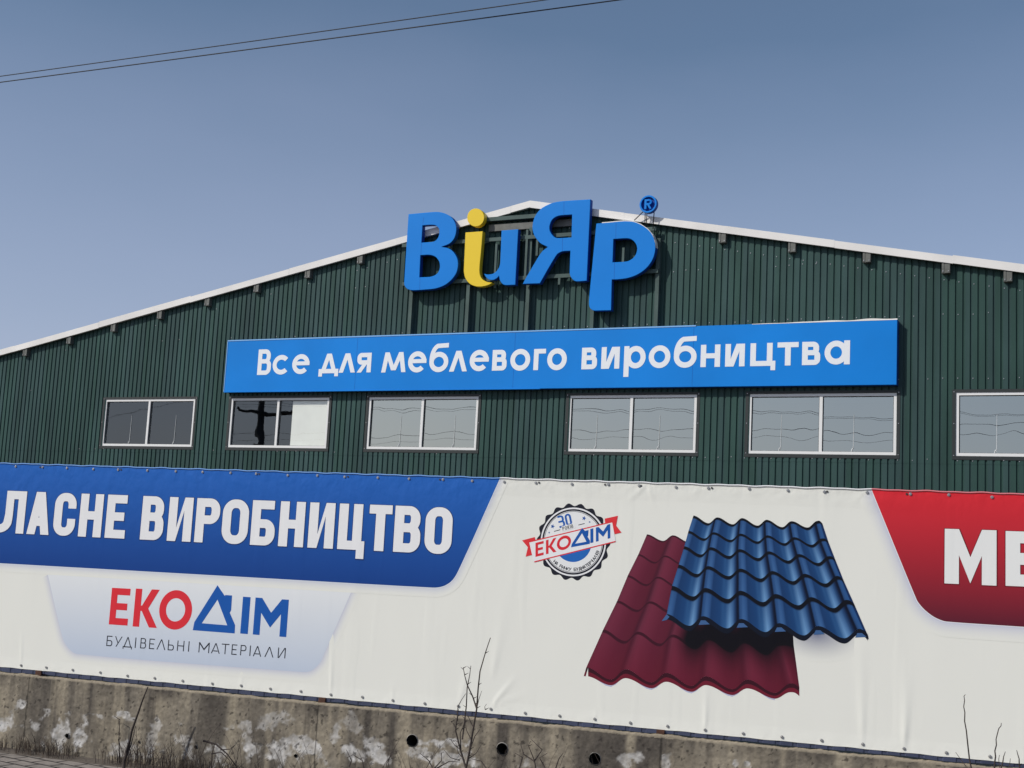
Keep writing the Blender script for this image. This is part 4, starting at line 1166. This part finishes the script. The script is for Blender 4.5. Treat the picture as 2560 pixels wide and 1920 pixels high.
tiles(m, RB, [42, 50, 58, 62, 72, 78], red_shade, -0.0008, lambda p: alb(58, 20, 34), .09, lipshade=lambda c, p, r, k: mixv(c, alb(14, 11, 18), min(1, (k - 2 + p) * 2.5) if (r == 4 and k >= 2) else 0))
last = RB[-1]
for k in range(len(last) - 1):                                 # turned-down front lip
    for i in range(22):
        P4 = []
        for p_, dz in ((i / 22, 62), ((i + 1) / 22, 62), ((i + 1) / 22, 0), (i / 22, 0)):
            a, b = last[k], last[k + 1]; am = 78 if k < 5 else -9
            P4.append((a[0] + (b[0] - a[0]) * p_ - (18 if dz else 0) * (1 if k == 0 and i == 0 else 0), a[1] + (b[1] - a[1]) * p_ + (am * wave(p_) if k < 5 else -9 * math.sin(math.pi * p_)) + dz * (1 - .35 * (wave(p_) if k < 5 else 0))))
        q0, q1 = i / 22, (i + 1) / 22
        cd, ce = alb(54, 18, 30), alb(104, 28, 44)
        mid_ = [((P4[0][0] + P4[3][0]) / 2, P4[3][1] + (P4[0][1] - P4[3][1]) * .5), ((P4[1][0] + P4[2][0]) / 2, P4[2][1] + (P4[1][1] - P4[2][1]) * .5)]
        for quad, c_ in (([mid_[0], mid_[1], P4[2], P4[3]], cd), ([P4[0], P4[1], mid_[1], mid_[0]], ce)):
            m.face([(T_(*q)[0], -0.0010, T_(*q)[1]) for q in quad], 0, [c_] * 4)
art(m, 'roof_tile_picture', 'printed dark red roof tile sheet')
# shadow of the blue sheet on the red one and on the white ground
m = MB()
def lip_pt(row, k, p, dz, am): a, b = row[k], row[k + 1]; return T_(a[0] + (b[0] - a[0]) * p, a[1] + (b[1] - a[1]) * p + am * wave(p) + dz)
fp = [lip_pt(last, k, i / 8, 52, 78) for k in range(5) for i in range(8)] + [T_(1640, 1360)]
halo(m, [(fp[0][0] + .03, fp[0][1])] + fp[3:-3], 0.085, alb(168, 171, 198), white, -0.0003)
art(m, 'picture_shadow'); m = MB()
cx_, cz_ = T_(1770, 930)
ex_, ez_ = T_(2120, 930)[0] - cx_, cz_ - T_(1770, 1120)[1]
for q in range(8):
    r0, r1 = q / 8, (q + 1) / 8
    f = lambda r: mixv(white, alb(120, 123, 142), (1 - r) ** 1.3)
    for a in range(40):
        t0, t1 = 2 * math.pi * a / 40, 2 * math.pi * (a + 1) / 40
        P4 = [(r0, t0), (r1, t0), (r1, t1), (r0, t1)]
        P4 = P4[::-1]
        m.face([(cx_ + ex_ * r * math.cos(t), -0.0005, cz_ + ez_ * r * math.sin(t)) for r, t in P4], 0, [f(r) for r, t in P4])
art(m, 'picture_shadow')
BB = [[(890, 82), (1060, 95), (1235, 100), (1410, 112), (1585, 122), (1768, 120), (1803, 138)], [(855, 190), (1035, 200), (1225, 210), (1415, 222), (1605, 235), (1800, 245), (1845, 266)],
      [(825, 300), (1015, 306), (1220, 320), (1425, 335), (1640, 355), (1850, 370), (1895, 395)], [(785, 430), (995, 440), (1225, 458), (1450, 475), (1680, 495), (1910, 510), (1955, 545)],
      [(738, 580), (978, 595), (1225, 615), (1475, 638), (1725, 660), (1975, 680), (2030, 712)], [(700, 780), (960, 795), (1230, 815), (1500, 845), (1775, 865), (2070, 885), (2125, 930)]]
bsh = ramp([(0, alb(48, 86, 136)), (.05, alb(66, 108, 160)), (.13, alb(52, 92, 144)), (.19, alb(26, 60, 106)), (.42, alb(28, 68, 118)), (.58, alb(52, 98, 148)), (.69, alb(112, 158, 204)), (.76, alb(84, 128, 176)), (.82, alb(36, 68, 112)), (.86, alb(20, 42, 78)), (.895, alb(8, 14, 34)), (.94, alb(10, 18, 42)), (.955, alb(40, 76, 124)), (1.0, alb(48, 86, 136))])
def blue_shade(p, t, r, k):
    if k == 5: return alb(40, 78, 128) if p < .45 else alb(20, 44, 84)
    c = tuple(v * .82 for v in bsh(p))
    if .5 < p < .82: c = mixv(c, alb(24, 58, 104), .65 * (1 - t))     # the sheen grows towards each lower edge
    if p < .12: c = mixv(c, alb(30, 62, 108), .5 * (1 - t))
    return c
m = MB()
tiles(m, BB, [46, 48, 54, 60, 66, 74], blue_shade, -0.0016, lambda p: alb(10, 14, 24), .20)
last = BB[-1]
for k in range(len(last) - 1):
    for i in range(22):
        P4 = []
        for p_, dz in ((i / 22, 38), ((i + 1) / 22, 38), ((i + 1) / 22, 0), (i / 22, 0)):
            a, b = last[k], last[k + 1]; am = 74 if k < 5 else 4
            P4.append((a[0] + (b[0] - a[0]) * p_, a[1] + (b[1] - a[1]) * p_ + (am * wave(p_) if k < 5 else -9 * math.sin(math.pi * p_)) + dz))
        m.face([(T_(*q)[0], -0.0019, T_(*q)[1]) for q in P4], 0, [alb(14, 20, 34)] * 4)
    if 0 < k < 6:
        a = last[k]
        m.poly([[T_(a[0] - 34, a[1] + 62), T_(a[0] - 18, a[1] + 30), T_(a[0] + 14, a[1] + 30), T_(a[0] + 46, a[1] + 58)]], -0.0021, 0, alb(60, 92, 136))
m.poly([[T_(700, 782), T_(664, 830), T_(700, 822), T_(720, 800)]], -0.0021, 0, alb(60, 92, 136))
m.poly([[T_(2070, 890), T_(2133, 962), T_(2125, 925), T_(2110, 900)]], -0.0023, 0, alb(14, 20, 34))
art(m, 'roof_tile_picture', 'printed glossy blue roof tile sheet lying over the red one')

# screws and spare eyelets along both edges
TOPS = [40, 107, 168, 234, 296, 369, 440, 507, 577, 641, 720, 794, 862, 945, 1023, 1108, 1181, 1261, 1340, 1430, 1521, 1598, 1690, 1771, 1873, 1970, 2061, 2168, 2276, 2372, 2480]
BOTS = [53, 116, 182, 251, 319, 387, 457, 531, 603, 676, 752, 827, 906, 982, 1062, 1146, 1227, 1313, 1399, 1487, 1576, 1669, 1763, 1858, 1955, 2054, 2157, 2260, 2366, 2475]
sm_ = MB(); n = 10
for a, b, r0, r1 in ((-.004, -.006, .0125, .0125), (-.006, -.011, .0095, .007)):
    for q in range(n):
        t0, t1 = 2 * math.pi * q / n, 2 * math.pi * (q + 1) / n
        sm_.face([(r0 * math.cos(t0), a, r0 * math.sin(t0)), (r0 * math.cos(t1), a, r0 * math.sin(t1)), (r1 * math.cos(t1), b, r1 * math.sin(t1)), (r1 * math.cos(t0), b, r1 * math.sin(t0))])
sm_.face([(.0125 * math.cos(-2 * math.pi * q / n), -.0065, .0125 * math.sin(-2 * math.pi * q / n)) for q in range(n)])
sm_.face([(.007 * math.cos(-2 * math.pi * q / n), -.011, .007 * math.sin(-2 * math.pi * q / n)) for q in range(n)])
first = None
def place_screw(u, z):
    global first
    if first is None: first = sm_.build('screw', M['screw'], bn); o = first
    else: o = first.copy(); col.objects.link(o); o.parent = bn
    o.location = (u, -.0005, z)
for x in TOPS:
    u = G(x, 1160 + x * .0301 + 7).x; place_screw(u, bzt(u) - 0.030 + random.uniform(-.005, .004))
for x in BOTS:
    u = G(x, 1660 + x * .0958).x; place_screw(u, bzb(u) + 0.034 + random.uniform(-.004, .004))
for x, d in ((107, -6), (296, 7), (641, 7), (862, 8), (1108, -8), (1340, 8), (1521, -8), (1598, 5), (1771, 9), (2061, 7), (2276, -9)):
    q = G(x + d, 1160 + x * .0301 + 7); z = bzt(q.x) - .030; m = MB()
    m.poly([[(q.x + .009 * math.cos(2 * math.pi * k / 12), z + .009 * math.sin(2 * math.pi * k / 12)) for k in range(12)]], -.0058, 0)
    m.build('eyelet', M['grommet'], bn)
# folded hem at the upper edge
m = MB(); m.tube([(u, -0.004, bzt(u) + top_wob(u) - .002) for u in bu], 0.0065, 6)
for i in range(len(bu)):
    u = bu[i]; c = alb(110, 150, 205) if u < bt0 else (alb(205, 120, 125) if u > rx0 else alb(228, 228, 224))
    for j in range(6): m.c[i * 6 + j] = c
m.build('hem', M['print'], bn, colors=True, edge=lambda v: 0.0)

# ================================================================== PLANTS
def stem_obj(name, label, cat, lines, off, rad, group=None, base_off=None, thorns=0):
    """bare stems; each line is a list of surveyed points standing off metres in front of the fence"""
    pts0 = G(*lines[0][0], off)
    origin = Vector((pts0.x, -off, 0))
    m = MB()
    for li, L in enumerate(lines):
        P3 = [G(x, y, off) for x, y in L]
        P3 = [Vector((p.x, -off + 0.03 * noise.noise(p * 3 + Vector((li, 0, 0))), p.z)) for p in P3]
        if li == 0 and P3[0].z > 0.02:
            P3 = [Vector((P3[0].x, P3[0].y, 0.0))] + P3
        n = len(P3); r0 = rad[li] if isinstance(rad, list) else rad
        m.tube(P3, [max(0.0015, r0 * (1 - .65 * k / (n - 1))) for k in range(n)], 6)
        for t in range(thorns if n > 4 else (1 if thorns > 2 and n > 2 else 0)):
            k = random.randint(1, n - 1); a = P3[k - 1].lerp(P3[k], random.random())
            s = random.choice((-1, 1)); m.tube([a, a + Vector((s * .028, random.uniform(-.01, .01), .016))], [.004, .001], 4)
    o = m.build(name, M['twig'], None, origin)
    o.matrix_world = MG @ Matrix.Translation(origin)
    return tag(o, label, cat, group)
def S6(L): return [C6(*p) for p in L]
def S5(L): return [C5(*p) for p in L]
def S4(L): return [(2240 + x * .14467, 1680 + y * .14467) for x, y in L]
stem_obj('bare_shrub', 'tall bare thorny shrub in front of the white part of the banner', 'shrub',
         [S6([(803, 948), (828, 830), (850, 680), (870, 560), (885, 420), (900, 310), (935, 190), (968, 90)]),
          S6([(870, 560), (845, 480), (810, 400), (795, 340), (785, 285)]), S6([(780, 760), (790, 660), (803, 540), (808, 420), (825, 340), (835, 275)]),
          S6([(745, 640), (752, 545), (775, 500), (803, 458)]), S6([(803, 948), (770, 830), (740, 700), (745, 640), (752, 560)]), S6([(770, 830), (765, 720), (790, 660)]),
          S6([(740, 700), (725, 660), (705, 640)]), S6([(878, 560), (890, 500), (907, 440)]), S6([(850, 680), (830, 640), (808, 585)]), S6([(828, 830), (860, 740), (892, 695)]), S6([(930, 565), (925, 545), (938, 527)]), S6([(770, 830), (730, 800), (700, 760)]), S6([(760, 900), (700, 880), (660, 830)]), S6([(815, 890), (870, 850), (900, 800)]), S6([(790, 900), (750, 850), (735, 780)]), S6([(840, 760), (810, 700), (800, 640)])],
         1.6, [.0095, .006, .0065, .0045, .0075, .005, .004, .004, .0045, .005, .003, .004, .004, .004, .004, .004], thorns=6)
stem_obj('dry_stem', 'dark leaning dead stem against the stained concrete wall', 'plant',
         [S5([(762, 695), (785, 610), (808, 510), (850, 390), (875, 310), (905, 240)]), S5([(775, 640), (800, 560), (806, 505)]), S5([(762, 695), (800, 600), (830, 480)])], 0.35, [.016, .010, .008], thorns=1)
stem_obj('dry_stem', 'short forked dead stem beside a small white patch on the concrete', 'plant',
         [S5([(735, 680), (728, 560), (733, 440)]), S5([(733, 440), (720, 432), (698, 418)]), S5([(728, 560), (745, 620), (750, 640)])], 0.10, [.008, .005, .004])
stem_obj('bramble', 'tangled dark bramble stems at the concrete wall foot', 'plant',
         [S5([(1300, 735), (1305, 650), (1320, 590)]), S5([(1250, 570), (1330, 592), (1400, 650), (1460, 735)]), S5([(1360, 625), (1420, 620), (1440, 600)]), S5([(1300, 650), (1360, 640), (1410, 690)])], 0.45, [.009, .010, .006, .007], thorns=3)
stem_obj('bramble', 'thin arching bramble shoots left of the middle drain hole', 'plant',
         [S6([(1260, 960), (1250, 900), (1215, 800), (1230, 770)]), S6([(1250, 900), (1300, 830), (1230, 760)]), S6([(1250, 905), (1180, 860), (1160, 790)]), S6([(1390, 950), (1410, 890), (1440, 850)]), S6([(1150, 950), (1170, 880), (1120, 850)]), S6([(1330, 960), (1290, 880), (1340, 850)])], 0.8, .006, thorns=2)
stem_obj('bramble', 'arched bramble shoots around the white stains by the first drain hole', 'plant',
         [S6([(130, 960), (120, 900), (60, 860), (20, 880)]), S6([(590, 960), (560, 900), (500, 850)]), S6([(590, 955), (640, 900), (640, 850)]), S6([(940, 960), (900, 905), (830, 890)]), S6([(600, 955), (690, 905), (760, 910)]), S6([(30, 940), (45, 900), (10, 830)])], 0.8, .006, thorns=2)
stem_obj('dry_stem', 'tall thin grey stem before the banner by the right edge', 'plant',
         [S4([(1300, 1660), (1270, 1510), (1240, 1250), (1215, 1010), (1185, 850), (1190, 700), (1170, 600), (1185, 490), (1174, 420), (1200, 390)]), S4([(1215, 1640), (1110, 1500), (1030, 1385)])], 1.5, [.006, .003])
stem_obj('dry_stem', 'shorter crooked thin stem before the banner at the right edge', 'plant',
         [S4([(1700, 1660), (1705, 1560), (1720, 1460), (1708, 1360), (1735, 1260), (1728, 1160), (1775, 980), (1815, 930), (1820, 880)]), S4([(1815, 1660), (1845, 1560), (1860, 1460), (1890, 1375)]), S4([(1790, 1650), (1775, 1500), (1788, 1430)])], 1.5, [.006, .005, .003])
stem_obj('dry_stem', 'small budded twig before the banner at the far right corner', 'plant',
         [S4([(2140, 1660), (2130, 1600), (2128, 1500), (2100, 1410), (2085, 1350)]), S4([(2130, 1600), (2180, 1585)]), S4([(1960, 1650), (1975, 1490)])], 1.4, [.006, .008, .003])
# dead grass along the foot of the wall
m = MB()
for k in range(1300):
    u = random.uniform(G(-40, 1880).x, G(1700, 1900).x)
    if fbm(u, 0, 1.6, 80) < -0.22 + 0.25 * random.random() - .1: continue
    y = -CO - random.uniform(0.01, 0.26)
    h = random.uniform(.04, .17) * (1.0 + 1.5 * max(0, fbm(u, 0, 1.2, 81))); a = random.uniform(-.6, .6)
    p = Vector((u, y, 0)); lean = Vector((a * h * .7, random.uniform(-.4, .1) * h, 0))
    r = random.uniform(.0015, .0035)
    mi = 0 if random.random() < .45 else 1
    m.tube([p, p + lean * .3 + Vector((0, 0, h * .6)), p + lean + Vector((0, 0, h))], [r, r * .8, r * .35], 4, mi)
    if random.random() < .3:
        q = p + lean * .3 + Vector((0, 0, h * .6)); m.tube([q, q + Vector((random.uniform(-1, 1) * h * .4, 0, h * .3))], [r * .7, r * .3], 3, mi)
for k in range(120):
    px = random.uniform(430, 1640); u = G(px, 1890).x
    if fbm(u, 0, 1.1, 85) < -0.18: continue
    y = -CO - random.uniform(0.08, 0.9)
    h = random.uniform(.22, .5) + (.10 if px > 900 else 0)
    p = Vector((u, y, 0)); a = random.uniform(-.5, .5)
    pts = [p + Vector((a * h * t * t + .02 * noise.noise(Vector((k, t * 4, 0))), 0, h * t)) for t in (0, .3, .55, .8, 1)]
    r = random.uniform(.002, .0042)
    m.tube(pts, [r, r * .85, r * .7, r * .5, r * .3], 4, 0)
    for q in range(random.randint(0, 3)):
        b = pts[random.randint(1, 3)]; m.tube([b, b + Vector((random.uniform(-.09, .09), 0, random.uniform(.03, .10)))], [r * .55, r * .25], 3, 0)
g = m.build('dry_grass', [M['twig'], M['straw']]); g.matrix_world = MG
tag(g, 'dead brown grass and stalks along the foot of the concrete wall', 'grass', kind='stuff')

# ================================================================== OVERHEAD LINES
def at(x, y, depth):
    d = sight(x, y); return EYE + d * depth
def cable(label, p, q, r, sag, ext=(0.6, 0.5), group='overhead cables crossing the sky'):
    p, q = Vector(p), Vector(q); d = q - p
    a, b = p - d * ext[0], q + d * ext[1]
    pts = [a.lerp(b, k / 40) + Vector((0, 0, -sag * 4 * (k / 40) * (1 - k / 40) + sag * 4 * .25 * .9)) for k in range(41)]
    m = MB(); m.tube([v - pts[0] for v in pts], r, 6)
    o = m.build('overhead_cable', M['cable']); o.location = pts[0]
    return tag(o, label, 'cable', group)
cable('upper of the two thin black cables crossing the sky', at(0, 191, 62), at(1365, 0, 50), 0.021, .05)
cable('lower, slightly thicker black cable crossing the sky', at(0, 206, 62), at(1550, 0, 49), 0.024, .05)

# street pole and wires behind the viewer, seen mirrored in the panes
nF = (MF.to_3x3() @ Vector((0, 1, 0))).normalized()
def mirror(P_):
    o = MF.translation; return P_ - nF * 2 * ((P_ - o).dot(nF))
def seen(x, y, depth): return mirror(at(x, y, depth))
pt_, pb_ = seen(668, 960, 72), seen(650, 1100, 72)
pole = thing('utility_pole', 'dark street pole with crossarm, mirrored in the second window', 'pole', Matrix.Translation(Vector((pb_.x, pb_.y, 0))))
H = pt_.z
m = MB(); m.tube([(0, 0, 0), (0, 0, H + .8)], [0.27, 0.24], 12); m.build('shaft', M['wood'], pole)
aL, aR = seen(602, 1020, 72), seen(722, 1046, 72)
zc = (aL.z + aR.z) / 2
ad = Vector((aR.x - aL.x, aR.y - aL.y, 0)); al = ad.length; ad.normalize()
m = MB(); hv = ad * al * .5; ctr = Vector(((aL.x + aR.x) / 2 - pb_.x, (aL.y + aR.y) / 2 - pb_.y, zc))
m.tube([ctr - hv + Vector((0, 0, .08)), ctr + hv - Vector((0, 0, .08))], 0.09, 8); m.build('crossarm', M['wood'], pole)
for s in (-1, 1):
    b0 = ctr + hv * s + Vector((0, 0, -.08 * s))
    m = MB(); m.tube([b0, b0 + Vector((0, 0, .1)), b0 + Vector((0, 0, .22))], [.07, .14, .06], 8); m.build('insulator', M['wood'], pole)
wires = [((595, 1015), (2600, 1042)), ((600, 1022), (2600, 1046)), ((640, 1092), (2600, 1068)), ((640, 1108), (2600, 1090)), ((250, 1040), (470, 1000))]
for k, (a, b) in enumerate(wires):
    p, q = seen(*a, 72), seen(*b, 58) if k < 4 else seen(*b, 72)
    cable('dark street wire behind the viewer, mirrored in the window row', p, q, (0.010, 0.008, 0.010, 0.007, 0.008)[k], .2, (0.05, .3) if k < 4 else (.8, .4), 'street wires mirrored in the windows')
